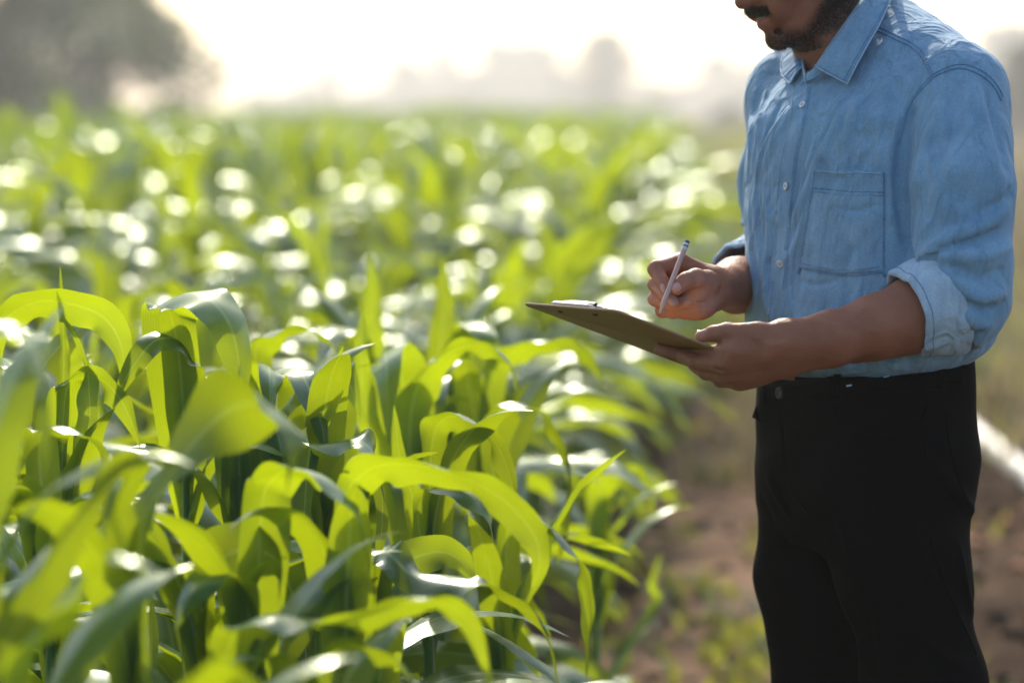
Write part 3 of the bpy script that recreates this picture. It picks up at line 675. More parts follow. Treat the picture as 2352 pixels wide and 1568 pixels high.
# armhole and yoke seams
AH = [(2092, 232), (2112, 208), (2139, 181), (2184, 160), (2223, 160), (2262, 180), (2286, 205), (2300, 232)]
seam(shirt, AH, shirt_o, M_seam_shade, .0013, .0006, 70); seam(shirt, [(a + 4, b - 9) for a, b in AH], shirt_o, M_seam_shade, .0008, .0006, 70, wob=.0006)
AH2 = [(2139, 183), (2108, 215), (2088, 245), (2074, 285), (2064, 330)]
seam(shirt, AH2, shirt_o, M_seam_shade, .0012, .0004, 50)
YK = [(2013, 70), (2060, 92), (2092, 108), (2116, 130), (2138, 178)]
seam(shirt, YK, shirt_o, M_seam_shade, .0012, .0006, 50); seam(shirt, [(a + 5, b - 7) for a, b in YK], shirt_o, M_seam_shade, .0008, .0006, 50, wob=.0005)
# buttons
def button(px, py, r_=.0056, f=shirt, mat=M_button, off=.0022, name='button', par=None):
    p, n_ = f.trace([px], [py]); p = p[0] + n_[0] * off; n_ = n_[0]; a_ = nrm(np.cross(n_, [0, 0, 1])); b_ = np.cross(n_, a_)
    prof = [(0, .0016), (.45, .0015), (.62, .0020), (.85, .0024), (1, .0014), (1, 0), (0, 0)]
    an = np.arange(20) / 20 * 2 * np.pi
    V = np.concatenate([p + r_ * q * (np.cos(an)[:, None] * a_ + np.sin(an)[:, None] * b_) + n_ * h_ for q, h_ in prof])
    o = mesh_np(name, V, grid_faces(len(prof), 20, True), mat, par or shirt_o)
    if mat is M_button:
        mb = MB()
        for k in range(4):
            c = p + r_ * .27 * (math.cos(k * math.pi / 2 + .8) * a_ + math.sin(k * math.pi / 2 + .8) * b_) + n_ * .0014
            V, Fq = tube([c, c + n_ * .0006], [.0006, .0006], 6, up=a_); mb.add(V, Fq)
        mb.build('thread_hole', M_bdark, o)
    return o
for q in ((1846, 243), (1809, 428), (1794, 604)): button(*q)
button(1811, 171, .0032, off=.012)

# collar: stand and folded leaf, swept round the neck
def sweep2(name, A, B, mat, parent, n=60, bulge=.006, thick=.0022, cen=None, m=9):
    a = catmull(A, n); b = catmull(B, n); t = np.linspace(0, 1, m)
    c = (a.mean(0) + b.mean(0)) / 2 if cen is None else cen
    G = a[:, None] * (1 - t)[None, :, None] + b[:, None] * t[None, :, None]
    out = G - c; out[..., 2] *= .3; out = nrm(out)
    G = G + out * (bulge * np.sin(np.pi * np.sqrt(t)))[None, :, None]
    nn = nrm(np.cross(np.gradient(G, axis=0), np.gradient(G, axis=1)))
    nn *= np.sign((nn * out).sum(-1, keepdims=True).mean())
    H_ = G - nn * thick
    K = n * m; V = np.concatenate([G.reshape(-1, 3), H_.reshape(-1, 3)]); idx = np.arange(K).reshape(n, m)
    loop = np.concatenate([idx[:, 0], idx[-1, 1:], idx[-2::-1, -1], idx[0, -2:0:-1]]); l2 = np.roll(loop, -1)
    Fq = np.vstack([grid_faces(n, m), grid_faces(n, m)[:, ::-1] + K, np.stack([loop, l2, l2 + K, loop + K], 1)])
    return mesh_np(name, V, Fq, mat, parent), G
ncen = P(1935, 90, 3.43)
near_fold = [P(1873, 150, 3.330), P(1897, 112, 3.326), P(1935, 58, 3.330), P(1976, 0, 3.342), P(2010, -52, 3.38), P(2020, -75, 3.44), P(1990, -75, 3.51)]
near_out = [P(1946, 193, 3.275), P(1962, 160, 3.273), P(1990, 108, 3.278), P(2020, 56, 3.292), P(2046, 0, 3.335), P(2062, -20, 3.43), P(2035, -30, 3.535)]
collar, CG = sweep2('collar', near_fold, near_out, M_shirt, shirt_o, cen=ncen, bulge=.007)
def edge_tube(G, par, inset, r_, mat, rows=(0, -1)):
    G2 = G
    pth = np.concatenate([G2[inset, inset:-1 - inset] if inset else G2[0], G2[inset:, -1 - inset]])
    out = pth - ncen; out[:, 2] *= .3; out = nrm(out)
    V, Fq = tube(pth + out * .0006, r_, 6); mesh_np('seam', V, Fq, mat, par)
edge_tube(CG, collar, 0, .0011, M_edge); edge_tube(CG, collar, 1, .0009, M_seam_shade)
far_fold = [P(1842, 155, 3.388), P(1838, 130, 3.415), P(1834, 100, 3.455), P(1838, 60, 3.49), P(1860, 10, 3.52), P(1910, -45, 3.535), P(1990, -75, 3.51)]
far_out = [P(1815, 193, 3.378), P(1797, 172, 3.415), P(1795, 145, 3.452), P(1806, 104, 3.50), P(1830, 40, 3.56), P(1900, -20, 3.58), P(2035, -30, 3.535)]
cf, CF = sweep2('collar', far_fold, far_out, M_seam_shade, shirt_o, cen=ncen, bulge=.004)  # same cloth as the near leaf, in darker denim to paint its shade
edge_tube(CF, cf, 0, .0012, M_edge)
stand_t = [P(1852, 171, 3.345), P(1873, 151, 3.333), P(1897, 113, 3.330), P(1935, 60, 3.336), P(1974, 5, 3.35), P(2005, -48, 3.39), P(1990, -70, 3.49), P(1910, -42, 3.525), P(1862, 12, 3.51), P(1841, 60, 3.48), P(1838, 100, 3.445), P(1844, 150, 3.385), P(1850, 172, 3.355)]
stand_b = [P(1853, 186, 3.335), P(1880, 175, 3.325), P(1910, 145, 3.320), P(1950, 100, 3.32), P(1992, 50, 3.335), P(2030, 5, 3.39), P(2020, -15, 3.50), P(1920, 10, 3.54), P(1862, 60, 3.525), P(1838, 110, 3.49), P(1836, 150, 3.45), P(1842, 185, 3.39), P(1850, 190, 3.35)]
sweep2('collar_stand', stand_t, stand_b, M_shirt, shirt_o, cen=ncen, bulge=.001, n=90)
seam(shirt, [(1852, 172), (1846, 188), (1838, 198), (1831, 202), (1827, 215)], shirt_o, M_edge, .0012, .001, 30)

# rolled cuffs
def cuff(name, c0, c1, r0, r1, tilt, parent, ph=0.0, wrap=1.0):
    ax = nrm(c1 - c0); t1 = nrm(tilt - (tilt @ ax) * ax); t2 = np.cross(ax, t1)
    an = np.arange(72) / 72 * 2 * np.pi
    prof = [(0.0, -.006), (0.02, 0.0), (.12, .0035), (.35, .0045), (.60, .0040), (.85, .0035), (.96, .0020), (1.0, -.0010), (.97, -.0045), (.80, -.0065), (.4, -.008)]
    V = []
    for k, (t, o_) in enumerate(prof):
        r_ = r0 + (r1 - r0) * t + o_ + .0026 * np.sin(an * 3 + ph + t * 2.2) + .0014 * np.sin(an * 7 + 2 * ph - t * 4) + .0010 * np.sin(an * 13 + t * 9)
        c = c0 + (c1 - c0) * t + 0 * ax
        V.append(c + r_[:, None] * (np.cos(an)[:, None] * t1 + np.sin(an)[:, None] * t2) + (.004 * np.sin(an * 2 + ph) * t)[:, None] * ax)
    o = mesh_np(name, np.concatenate(V), grid_faces(len(prof), 72, True), M_cuff, parent)
    for i_ in (5,):
        V, Fq = tube(np.vstack([V[i_], V[i_][:1]]) if False else np.vstack([V[i_], V[i_][0]]), .0008, 5); mesh_np('seam', V, Fq, M_seam_shade, o)
    return o
cu = cuff('cuff', P(2182, 684, 3.198), P(2086, 720, 3.190), .0700, .0570, P(2145, 775, 3.2) - P(2035, 645, 3.2), shirt_o, ph=1.0)
cuff('cuff', P(1768, 612, 3.610), P(1711, 636, 3.505), .0580, .0500, P(1700, 700, 3.4) - P(1690, 560, 3.47), shirt_o, ph=.4)

# ------------------------------------------------------------------ trousers
tr_ = Field()
YT = 58
tr_.loft([lrow(838, 1984, .164, .124, YT), lrow(900, 1984, .166, .125, YT), lrow(980, 1986, .166, .126, YT), lrow(1060, 1984, .166, .127, YT), lrow(1150, 1982, .156, .121, YT), lrow(1230, 1985, .13, .10, YT)], k=.06, shear=.085, x0=P(1985, 500, 3.4)[0])
tr_.chain([P(2066, 1080, 3.33), P(2076, 1317, 3.31), P(2122, 1568, 3.30), P(2145, 1900, 3.30), P(2165, 2480, 3.34)], [.090, .0815, .0755, .066, .062], k=.05)
tr_.chain([P(1878, 1090, 3.465), P(1862, 1317, 3.48), P(1893, 1568, 3.48), P(1905, 1900, 3.48), P(1925, 2430, 3.50)], [.082, .0775, .0710, .066, .062], k=.022)
TF = [([(1797, 968), (1803, 1040), (1812, 1100)], -.0015, .006), ([(2060, 990), (2130, 1060), (2190, 1120), (2232, 1165)], .0055, .010), ([(2232, 1190), (2238, 1300), (2225, 1400)], -.004, .009),
      ([(2060, 1150), (2120, 1260), (2180, 1380), (2230, 1490)], .0045, .011), ([(1760, 1080), (1780, 1130), (1815, 1190)], .0045, .007), ([(1745, 1130), (1775, 1200)], -.004, .007), ([(1880, 1080), (1920, 1170), (1960, 1290)], .004, .010),
      ([(2200, 1230), (2215, 1330), (2238, 1420)], .004, .007), ([(1990, 1400), (2005, 1480), (2012, 1560)], -.003, .006), ([(2180, 1120), (2215, 1150), (2240, 1180)], .005, .008), ([(1870, 1250), (1900, 1330), (1940, 1420)], -.004, .010), ([(2120, 1440), (2160, 1500), (2230, 1540)], .004, .009)]
td = [on(tr_, f[0])[0] for f in TF]
for q, f in zip(td, TF): tr_.fold(q, f[1], f[2])
tr_.noise = lambda p: 0.0022 * np.sin(p[:, 0] * 41 + 2 * np.sin(p[:, 2] * 17)) * np.sin(p[:, 2] * 21 + p[:, 1] * 33)
tv, tf = tr_.mesh((0.2, 2.95, 0.02), (0.95, 3.85, 1.06), 0.0038)
trousers = mesh_np('trousers', tv, tf, M_pants, man)
wb = ribbon('waistband', tr_, [(1748, 902), (1800, 903), (1870, 895), (1960, 882), (2060, 870), (2150, 862), (2212, 862)], 44, .0022, M_pants, trousers, n=70)
seam(tr_, [(1745, 924), (1800, 924), (1870, 914), (1960, 900), (2060, 890), (2150, 882), (2218, 884)], wb, M_pseam, .0009, .002, 80)
seam(tr_, [(1780, 925), (1794, 970), (1800, 1050), (1806, 1090), (1822, 1130), (1860, 1180)], trousers, M_pseam, .0014, .0006, 60)
seam(tr_, [(1917, 930), (1925, 970), (1950, 1000), (2000, 1010), (2060, 1000), (2110, 975), (2130, 930)], trousers, M_pseam, .0012, .0006, 60)
seam(tr_, [(2173, 952), (2180, 1010), (2192, 1070), (2212, 1130), (2228, 1160)], trousers, M_pseam, .0012, .0008, 60)
seam(tr_, [(2122, 1005), (2128, 1060)], trousers, M_pseam, .0010, .0006, 20)
seam(tr_, [(2138, 1240), (2170, 1340), (2215, 1440), (2240, 1500)], trousers, M_pseam, .0010, .0006, 40)
button(1795, 902, .0082, tr_, M_dmetal, .0032, 'trouser_button', trousers)
for k, q in enumerate((([(1757, 884), (1757, 930)]), ([(1925, 868), (1923, 916)]), ([(2155, 842), (2160, 890)]))):
    ribbon('belt_loop', tr_, q, 15, .0052, M_pants, trousers, n=8)
for q in ([(1947, 886), (1958, 884)], [(2031, 868), (2043, 866)]):
    seam(tr_, q, wb, M_cuff, .0013, .0035, 6, name='white_tack')
# small flap of the hip pocket catching the light on the far side
mb = MB(); a_, b_, c_, d_ = P(1738, 925, 3.42), P(1746, 968, 3.41), P(1727, 958, 3.44), P(1731, 950, 3.44)
mb.add(np.array([a_, b_, c_, d_, a_ + FWD * .004, b_ + FWD * .004, c_ + FWD * .004, d_ + FWD * .004]), [[0, 1, 2, 3], [7, 6, 5, 4], [0, 4, 5, 1], [1, 5, 6, 2], [2, 6, 7, 3], [3, 7, 4, 0]])
mb.build('pocket_flap', M_pants, trousers, smooth=False)
# shoes
for c, nm in ((P(2160, 2540, 3.34), 0), (P(1915, 2480, 3.50), 1)):
    c = c.copy(); f = F_(60); sh_f = Field(); g0 = np.array([c[0], c[1], 0])
    sh_f.chain([g0 + [0, 0, .05], g0 + f * .07 + [0, 0, .045], g0 + f * .17 + [0, 0, .032]], [.045, .042, .034], k=.02)
    sh_f.cap(g0 - f * .03 + [0, 0, .05], g0 + [0, 0, .09], .038, .04, k=.02)
    v0, f0 = sh_f.mesh(g0 - .3, g0 + .3, .006); v0[:, 2] = np.maximum(v0[:, 2], .004)
    mesh_np('shoe', v0, f0, M_shoe, man)

# ------------------------------------------------------------------ clipboard and pencil
def clip_mat():
    m = simple_mat('hardboard', (0.33, 0.195, 0.055), .6, noise=.18, nscale=160); return m
M_board = clip_mat(); M_bedge = simple_mat('hardboard_edge', (0.33, 0.21, 0.11), .7, noise=.2, nscale=300)
cb = empty('clipboard', tuple(board(LEN / 2, WID / 2, 0)))
tag(cb, 'brown hardboard clipboard with a silver clip held up by the man', 'clipboard')
def rrect(x0, y0, x1, y1, r_, n=8):
    o = []
    for cx_, cy_, a0 in ((x1 - r_, y1 - r_, 0), (x0 + r_, y1 - r_, 90), (x0 + r_, y0 + r_, 180), (x1 - r_, y0 + r_, 270)):
        for k in range(n + 1): a = R(a0 + 90 * k / n); o.append((cx_ + r_ * math.cos(a), cy_ + r_ * math.sin(a)))
    return np.array(o)
def slab(name, ring, h0, h1, mat, parent, bev=.0006, mats=None):
    c = ring.mean(0); n = len(ring); ins = c + (ring - c) * (1 - bev / .12)
    L_ = [(c + (ring - c) * .001, h0), (ins, h0), (ring, h0 + bev), (ring, h1 - bev), (ins, h1), (c + (ring - c) * .001, h1)]
    V = np.concatenate([np.array([board(x, y, h) for x, y in r_]) for r_, h in L_]); Fq = grid_faces(6, n, True)
    mi = np.repeat([0, 1, 1, 1, 0], n) if mats else None
    o = mesh_np(name, V, Fq, mat, parent, mats=mats, midx=mi, smooth=False); return o
slab('board', rrect(0, 0, LEN, WID, .012), 0, BT, None, cb, mats=[M_board, M_bedge])
mb = MB()   # clip: pressed metal plate, spring barrel and lever
pl_ = rrect(.004, .072, .036, .158, .006); c = pl_.mean(0)
V = np.concatenate([np.array([board(x, y, h) for x, y in r_]) for r_, h in ((c + (pl_ - c) * .01, BT + .0065), (pl_ * 1 * .9 + c * .1, BT + .0062), (pl_, BT + .0040), (pl_, BT + .0012), (c + (pl_ - c) * .01, BT + .0012))])
mb.add(V, grid_faces(5, len(pl_), True))
clip_ = mb.build('clip', M_metal, cb)
V, Fq = tube([board(.022, y, BT + .0075 + .002 * math.sin((y - .065) / .1 * math.pi)) for y in np.linspace(.080, .150, 12)], .0034, 10); mesh_np('spring_barrel', V, Fq, M_metal, clip_)
V, Fq = tube([board(.018, .050, BT + .003), board(.020, .058, BT + .0045), board(.022, .072, BT + .005)], [.0025, .0035, .004], 8); mesh_np('lever_end', V, Fq, M_dmetal, clip_)
for y in (.075, .155):
    V, Fq = tube([board(.022, y, -.0014), board(.022, y, .001)], [.0036, .0040], 14, up=ex); mesh_np('rivet', V, Fq, M_dmetal, clip_)

pen = empty('pencil', tuple(P(1513, 725, 3.226)))
tag(pen, 'natural wood pencil with a dark eraser end between finger and thumb', 'pencil')
pa, pb = P(1513, 725.5, 3.251), P(1579, 553, 3.287)
lp = lambda t: pa + (pb - pa) * t
M_wood = simple_mat('pencil_wood', (.50, .34, .29), .45, noise=.08, nscale=120)
pr = .0036; upx = FWD
def hexa(ts, rs, name, mat, seg=6):
    V, Fq = tube([lp(t) for t in ts], rs, seg, up=upx); mesh_np(name, V, Fq, mat, pen, smooth=False)
hexa([.15, .88], [pr, pr], 'barrel', M_wood)
hexa([.025, .15], [.0009, pr * .98], 'sharpened_cone', simple_mat('cut_wood', (.55, .38, .26), .6), 12)
hexa([0, .03], [.0002, .001], 'lead', M_dmetal, 8)
hexa([.88, .93, .965], [pr * 1.05, pr * 1.08, pr * 1.05], 'ferrule', simple_mat('white_ferrule', (.62, .66, .66), .3), 14)
hexa([.915, .935], [pr * 1.13, pr * 1.13], 'ferrule_band', simple_mat('teal_band', (.02, .12, .16), .4), 14)
hexa([.962, .99, 1.0], [pr * 1.0, pr * 1.0, pr * .7], 'eraser', simple_mat('navy_eraser', (.02, .04, .07), .7), 14)
# ------------------------------------------------------------------ ground, path, haze
def soil_mat(name, c1, c2, c3, sc=1.0):
    m, nt, b = new_mat(name); L = nt.links.new
    tc = N(nt, 'ShaderNodeTexCoord')
    n1 = N(nt, 'ShaderNodeTexNoise'); n1.inputs['Scale'].default_value = 1.6 * sc; n1.inputs['Detail'].default_value = 8; n1.inputs['Roughness'].default_value = .7
    n2 = N(nt, 'ShaderNodeTexNoise'); n2.inputs['Scale'].default_value = 14 * sc; n2.inputs['Detail'].default_value = 6; n2.inputs['Roughness'].default_value = .7
    for n in (n1, n2): L(tc.outputs['Object'], n.inputs['Vector'])
    r = N(nt, 'ShaderNodeValToRGB'); e = r.color_ramp.elements; e[0].position = .32; e[0].color = (*c1, 1); e[1].position = .68; e[1].color = (*c3, 1)
    x = e.new(.5); x.color = (*c2, 1)
    ad = N(nt, 'ShaderNodeMath', operation='MULTIPLY_ADD'); L(n2.outputs[0], ad.inputs[0]); ad.inputs[1].default_value = .5
    h = N(nt, 'ShaderNodeMath', operation='MULTIPLY'); L(n1.outputs[0], h.inputs[0]); h.inputs[1].default_value = .5; L(h.outputs[0], ad.inputs[2])
    L(ad.outputs[0], r.inputs[0]); L(r.outputs[0], b.inputs['Base Color']); b.inputs['Roughness'].default_value = .95; b.inputs['Specular IOR Level'].default_value = .0
    bp = N(nt, 'ShaderNodeBump'); bp.inputs['Distance'].default_value = .05; bp.inputs['Strength'].default_value = .9; L(ad.outputs[0], bp.inputs['Height']); L(bp.outputs[0], b.inputs['Normal'])
    return m
M_soil = soil_mat('field_soil', (.035, .023, .016), (.085, .058, .040), (.18, .13, .090))
M_path = soil_mat('path_soil', (.09, .056, .038), (.25, .165, .115), (.36, .25, .175))

EDGE = lambda y: -0.80 + 0.112 * np.minimum(y, 15) + 0.060 * np.maximum(np.asarray(y) - 15, 0)            # the field's edge row
# soil sheet with clods, finer close by
ys = np.concatenate([np.linspace(-20, 4, 8), np.linspace(4.2, 24, 150), np.geomspace(24.6, 640, 50)])
xs = np.concatenate([np.linspace(-260, -6, 24), np.linspace(-5.6, 9, 150), np.linspace(9.8, 260, 34)])
YY, XX = np.meshgrid(ys, xs, indexing='ij')
def clod(x, y):
    z = np.zeros_like(x)
    for k in range(22):
        a = rng.uniform(0, 6.28); f = rng.uniform(2, 20); z += np.sin(x * f * math.cos(a) + y * f * math.sin(a) + rng.uniform(0, 6.28)) * .035 / (1 + .35 * f)
    return z
ZZ = clod(XX, YY) * (np.abs(XX) < 12) * (YY < 30) - 0.02
lane = np.exp(-((XX - EDGE(YY) - .68) / .34) ** 2)
ZZ = ZZ * (1 - .6 * lane) - .04 * lane
ground = mesh_np('ground', np.stack([XX, YY, ZZ], -1).reshape(-1, 3), grid_faces(len(ys), len(xs)), M_soil)
tag(ground, kind='structure')
# dirt path along the edge of the corn
yp = np.concatenate([np.linspace(1, 24, 160), np.linspace(24.5, 120, 60)]); up_ = np.linspace(-1, 1, 26)
PY, PU = np.meshgrid(yp, up_, indexing='ij')
PX = EDGE(PY) + .68 + PU * (.38 + .07 * np.sin(PY * 1.7 + PU) + .03 * np.sin(PY * 5.1))
PZ = np.interp(PY.ravel(), ys, np.arange(len(ys))).reshape(PY.shape)
def ground_z(x, y):
    iy = np.clip(np.interp(y, ys, np.arange(len(ys))), 0, len(ys) - 1.001); ix_ = np.clip(np.interp(x, xs, np.arange(len(xs))), 0, len(xs) - 1.001)
    a, b = iy.astype(int), ix_.astype(int); fa, fb = iy - a, ix_ - b
    return (ZZ[a, b] * (1 - fa) * (1 - fb) + ZZ[a + 1, b] * fa * (1 - fb) + ZZ[a, b + 1] * (1 - fa) * fb + ZZ[a + 1, b + 1] * fa * fb)
PZ = ground_z(PX.ravel(), PY.ravel()).reshape(PX.shape) + .014 * np.clip(1 - np.abs(PU) ** 6, -1, 1) + .006 * np.sin(PX * 31) * np.sin(PY * 27)
PZ[:, [0, -1]] -= .03
path = mesh_np('path', np.stack([PX, PY, PZ], -1).reshape(-1, 3), grid_faces(len(yp), 26), M_path)
tag(path, kind='structure')

# ------------------------------------------------------------------ corn
M_corn = leaf_mat('corn_leaf', (.042, .135, .055), (.39, .49, .003), gloss=.065, rough=.25, tfac=.48)
M_cornfar = leaf_mat('corn_leaf_far', (.045, .11, .045), (.28, .39, .005), gloss=.07, rough=.25, tfac=.46, veins=False)
M_stalk = leaf_mat('corn_stalk', (.12, .24, .06), (.30, .42, .03), gloss=.2, rough=.45, tfac=.35, veins=False)

def wprof(t, W, base=.5):
    a = base + (1 - base) * np.sin(np.minimum(t / .32, 1) * np.pi / 2)
    b = 1 - np.clip((t - .32) / .68, 0, 1) ** 2.7
    return W * a * b + .0008
def blade(mid, W, roll=0.0, s0=None, seg=6, fold=.28, wave=.010, wf=16.0, ph=0.0, base=.5, wp=None):
    """one corn leaf: midline points, width, roll in degrees along it"""
    n = len(mid); t = np.linspace(0, 1, n); T = nrm(np.gradient(mid, axis=0))
    s = np.cross(T[0], (0, 0, 1)) if s0 is None else np.asarray(s0, float)
    if np.linalg.norm(s) < .05: s = np.array([1., 0, 0])
    S = np.zeros_like(mid)
    for i in range(n):
        s = s - (s @ T[i]) * T[i]; s = s / np.linalg.norm(s); S[i] = s
    B = np.cross(S, T); ra = np.radians(np.interp(t, np.linspace(0, 1, np.size(roll)), np.atleast_1d(roll)) if np.size(roll) > 1 else np.full(n, float(roll)))[:, None]
    S, B = S * np.cos(ra) + B * np.sin(ra), -S * np.sin(ra) + B * np.cos(ra)
    w_ = (wprof(t, W, base) if wp is None else wp(t) * W)[:, None]; x = np.linspace(-1, 1, seg + 1)[None]
    off = np.abs(x) ** 1.4 * fold * w_ * .5 * (1 - .5 * t[:, None])
    L_ = np.linalg.norm(np.diff(mid, axis=0), axis=1).sum()
    off = off + wave * (w_ / max(W, 1e-4)) * np.abs(x) ** 2 * (np.sin(t[:, None] * wf * L_ / .6 + ph + (x > 0) * 1.9) + .5 * np.sin(t[:, None] * wf * 2.3 * L_ / .6 + ph * 2 + (x > 0)))
    V = mid[:, None] + x[..., None] * (w_ * .5)[..., None] * S[:, None] + off[..., None] * B[:, None]
    uv = np.stack(np.broadcast_arrays((x + 1) / 2, t[:, None]), -1)
    return V.reshape(-1, 3), grid_faces(n, seg + 1), uv.reshape(-1, 2)
def arch(base, az, L_, th0, th1, p=1.5, n=22, twist=0.0):
    t = np.linspace(0, 1, n); th = np.radians(th0 + (th1 - th0) * t ** p); a = az + twist * t
    d = np.stack([np.sin(th) * np.cos(a), np.sin(th) * np.sin(a), np.cos(th)], -1) * L_ / (n - 1)
    return base + np.concatenate([np.zeros((1, 3)), np.cumsum(d[:-1], axis=0)])
def leaf_specs(r, h=1.0, low=False):
    """list of (z, az, length, th0, th1, p, width, twist) of one plant"""
    az = r.uniform(0, 6.28); out = []; n = 7 if low else 9
    for i in range(n):
        f = i / 8; z = (.10 + .56 * f) * h; a = az + (i % 2) * math.pi + r.normal(0, .35)
        if i < 8: out.append((z, a, (.46 + .22 * math.sin(f * 3)) * h * r.uniform(.85, 1.15), r.uniform(16, 34) + 10 * f, r.uniform(120, 172), r.uniform(.95, 1.5), r.uniform(.068, .096), r.normal(0, .5)))
        else: out.append((z, a, r.uniform(.36, .48) * h, r.uniform(8, 20), r.uniform(60, 115), 1.7, r.uniform(.042, .062), r.normal(0, .4)))
    if not low and r.uniform() < .45: out.append(((.66) * h, az + 1, r.uniform(.22, .34) * h, 1, r.uniform(3, 10), 1.5, .024, 0))
    return out
def stalk_geo(h, lean=(0, 0), seg=8):
    z = np.linspace(-.03, h, 12); p = np.stack([lean[0] * (z / h) ** 2, lean[1] * (z / h) ** 2, z], -1)
    return tube(p, np.interp(z, [0, h * .5, h], [.0135, .0115, .005]), seg, up=(0, 1, 0))

COUNT = [0]
def leaf_obj(parent, mid, W, mat=None, **k):
    V, F, U = blade(np.asarray(mid), W, **k)
    o = mesh_np('leaf', V, F, mat or M_corn, None, uv=U)
    o.parent = parent; return o
def plant_proto(seed, h=1.0):
    r = np.random.default_rng(seed); e = empty('corn_plant')
    V, F = stalk_geo(.68 * h); s = mesh_np('stalk', V, F, M_stalk); s.parent = e
    for (z, a, L_, t0, t1, p, W, tw) in leaf_specs(r, h):
        mid = arch(np.array([0, 0, z]), a, L_, t0, t1, p, 22, tw)
        leaf_obj(e, mid, W, roll=[0, r.normal(0, 15), r.normal(0, 45)], s0=(-math.sin(a), math.cos(a), 0), fold=r.uniform(.15, .5), wave=r.uniform(.006, .014), ph=r.uniform(0, 6), wf=r.uniform(10, 20))
    return e
def copy_thing(o, loc, rz, sc, tilt=(0, 0)):
    c = o.copy(); col.objects.link(c); c.location = loc; c.rotation_euler = (tilt[0], tilt[1], rz); c.scale = (sc,) * 3
    for ch in o.children:
        d = ch.copy(); col.objects.link(d); d.parent = c
    return c

# hero plants of the front: leaf midlines through photo positions at their own depth
def W3(pts): return np.array([P(*q) for q in pts])
HERO = []   # (label, stalk px, depth, stalk top py, [(pts, width, roll, dict)])
def hero(label, px, d, ptop, leaves, low=True, h=1.0):
    b = P(px, ptop, d); base = np.array([b[0], b[1], 0.0]); z1 = max(b[2] - .05, .35)
    e = empty('corn_plant', base); tag(e, label, 'corn plant', 'green corn plants of the field')
    V, F = stalk_geo(z1); s = mesh_np('stalk', V, F, M_stalk); s.parent = e
    for pts, W, roll, kw in leaves:
        q = W3(pts) - base
        st = kw.pop('start', None)
        if st is None:
            z0 = max(.2, min(z1 - .03, q[0][2] - .12)); q = np.vstack([[0, 0, z0 - .10], [0, 0, z0], q])
        raw = kw.pop('raw', 's0' in kw)
        if not raw and q[-1][0] > q[0][0]: roll = -np.asarray(roll, float)
        mid = catmull(q, 46); kw.setdefault('seg', 8); kw.setdefault('wave', .0085); kw.setdefault('wf', 19.0); kw.setdefault('ph', px * .1); kw.setdefault('fold', .3)
        kw.setdefault('base', .32); leaf_obj(e, mid, W, roll=roll, **kw)
    r = np.random.default_rng(int(px * 3 + d * 50) % 9999)
    for k in range(2):
        a = r.uniform(0, 6.28); mid = arch(np.array([0, 0, z1 - .06 - .06 * k]), a, r.uniform(.26, .40), r.uniform(6, 16), r.uniform(60, 130), 1.6, 20)
        leaf_obj(e, mid, r.uniform(.045, .065), roll=[0, r.normal(0, 20)], s0=(-math.sin(a), math.cos(a), 0), wave=.006, ph=r.uniform(0, 6), fold=.4)
    if low:
        r = np.random.default_rng(int(px * 7 + d * 100) % 9999)
        for (z, a, L_, t0, t1, p, Wd, tw) in leaf_specs(r, h, low=True):
            mid = arch(np.array([0, 0, z]), a, L_, t0, t1, p, 22, tw)
            leaf_obj(e, mid, Wd, roll=[0, r.normal(0, 15), r.normal(0, 40)], s0=(-math.sin(a), math.cos(a), 0), wave=.006, ph=r.uniform(0, 6))
    return e
X = (1, 0, 0)
hero('corn plant at the left border whose high leaf arches over and hangs to a point', -50, 3.42, 960, [
    ([(-50, 800, 3.40), (10, 733, 3.36), (90, 692, 3.33), (180, 702, 3.31), (245, 735, 3.30), (280, 800, 3.30), (284, 885, 3.30)], .066, [0, 10, 35, 20, -25, -60, -80], dict(wave=.0055)),
    ([(-60, 900, 3.35), (-20, 830, 3.25), (20, 830, 3.15), (50, 900, 3.1)], .055, 20, {})])
hero('corn plant with a short dark leaf bending over a yellow tip near the left border', 140, 3.34, 1010, [
    ([(152, 905, 3.34), (165, 868, 3.33), (205, 858, 3.31), (255, 890, 3.29), (292, 945, 3.29), (322, 1030, 3.30)], .060, [0, 25, 50, 40, -10, -50, -60], {}),
    ([(146, 900, 3.34), (146, 760, 3.34), (138, 612, 3.34)], .016, 0, dict(s0=X, base=.9)),
    ([(200, 1000, 3.3), (205, 900, 3.3), (190, 800, 3.3), (140, 720, 3.3)], .030, 40, dict(s0=X))])
hero('corn plant with a tall broad arched leaf, highest sharp leaf left of the thin spikes', 425, 3.42, 930, [
    ([(385, 770, 3.42), (392, 700, 3.42), (430, 672, 3.38), (485, 690, 3.34), (530, 750, 3.31), (552, 850, 3.30), (560, 930, 3.30)], .085, [30, -10, -45, -60, -60, -50, -40], dict(wave=.0055, raw=True)),
    ([(440, 860, 3.4), (425, 790, 3.35), (360, 780, 3.30), (300, 850, 3.28), (260, 930, 3.3)], .045, [0, 30, 60, 60], {})])
hero('corn plant with a single upright yellow green spike above two curled leaf tops', 550, 3.38, 1010, [
    ([(548, 980, 3.37), (552, 860, 3.37), (555, 742, 3.37)], .026, 0, dict(s0=X, base=1)),
    ([(548, 940, 3.42), (525, 872, 3.40), (520, 860, 3.36), (518, 905, 3.30), (516, 1010, 3.27)], .068, [10, 5, -5, 0], dict(s0=X, wave=.010, wf=12)),
    ([(570, 950, 3.44), (610, 860, 3.44), (618, 842, 3.40), (620, 880, 3.34), (622, 1010, 3.32)], .062, [-10, 0, 0], dict(s0=X))])
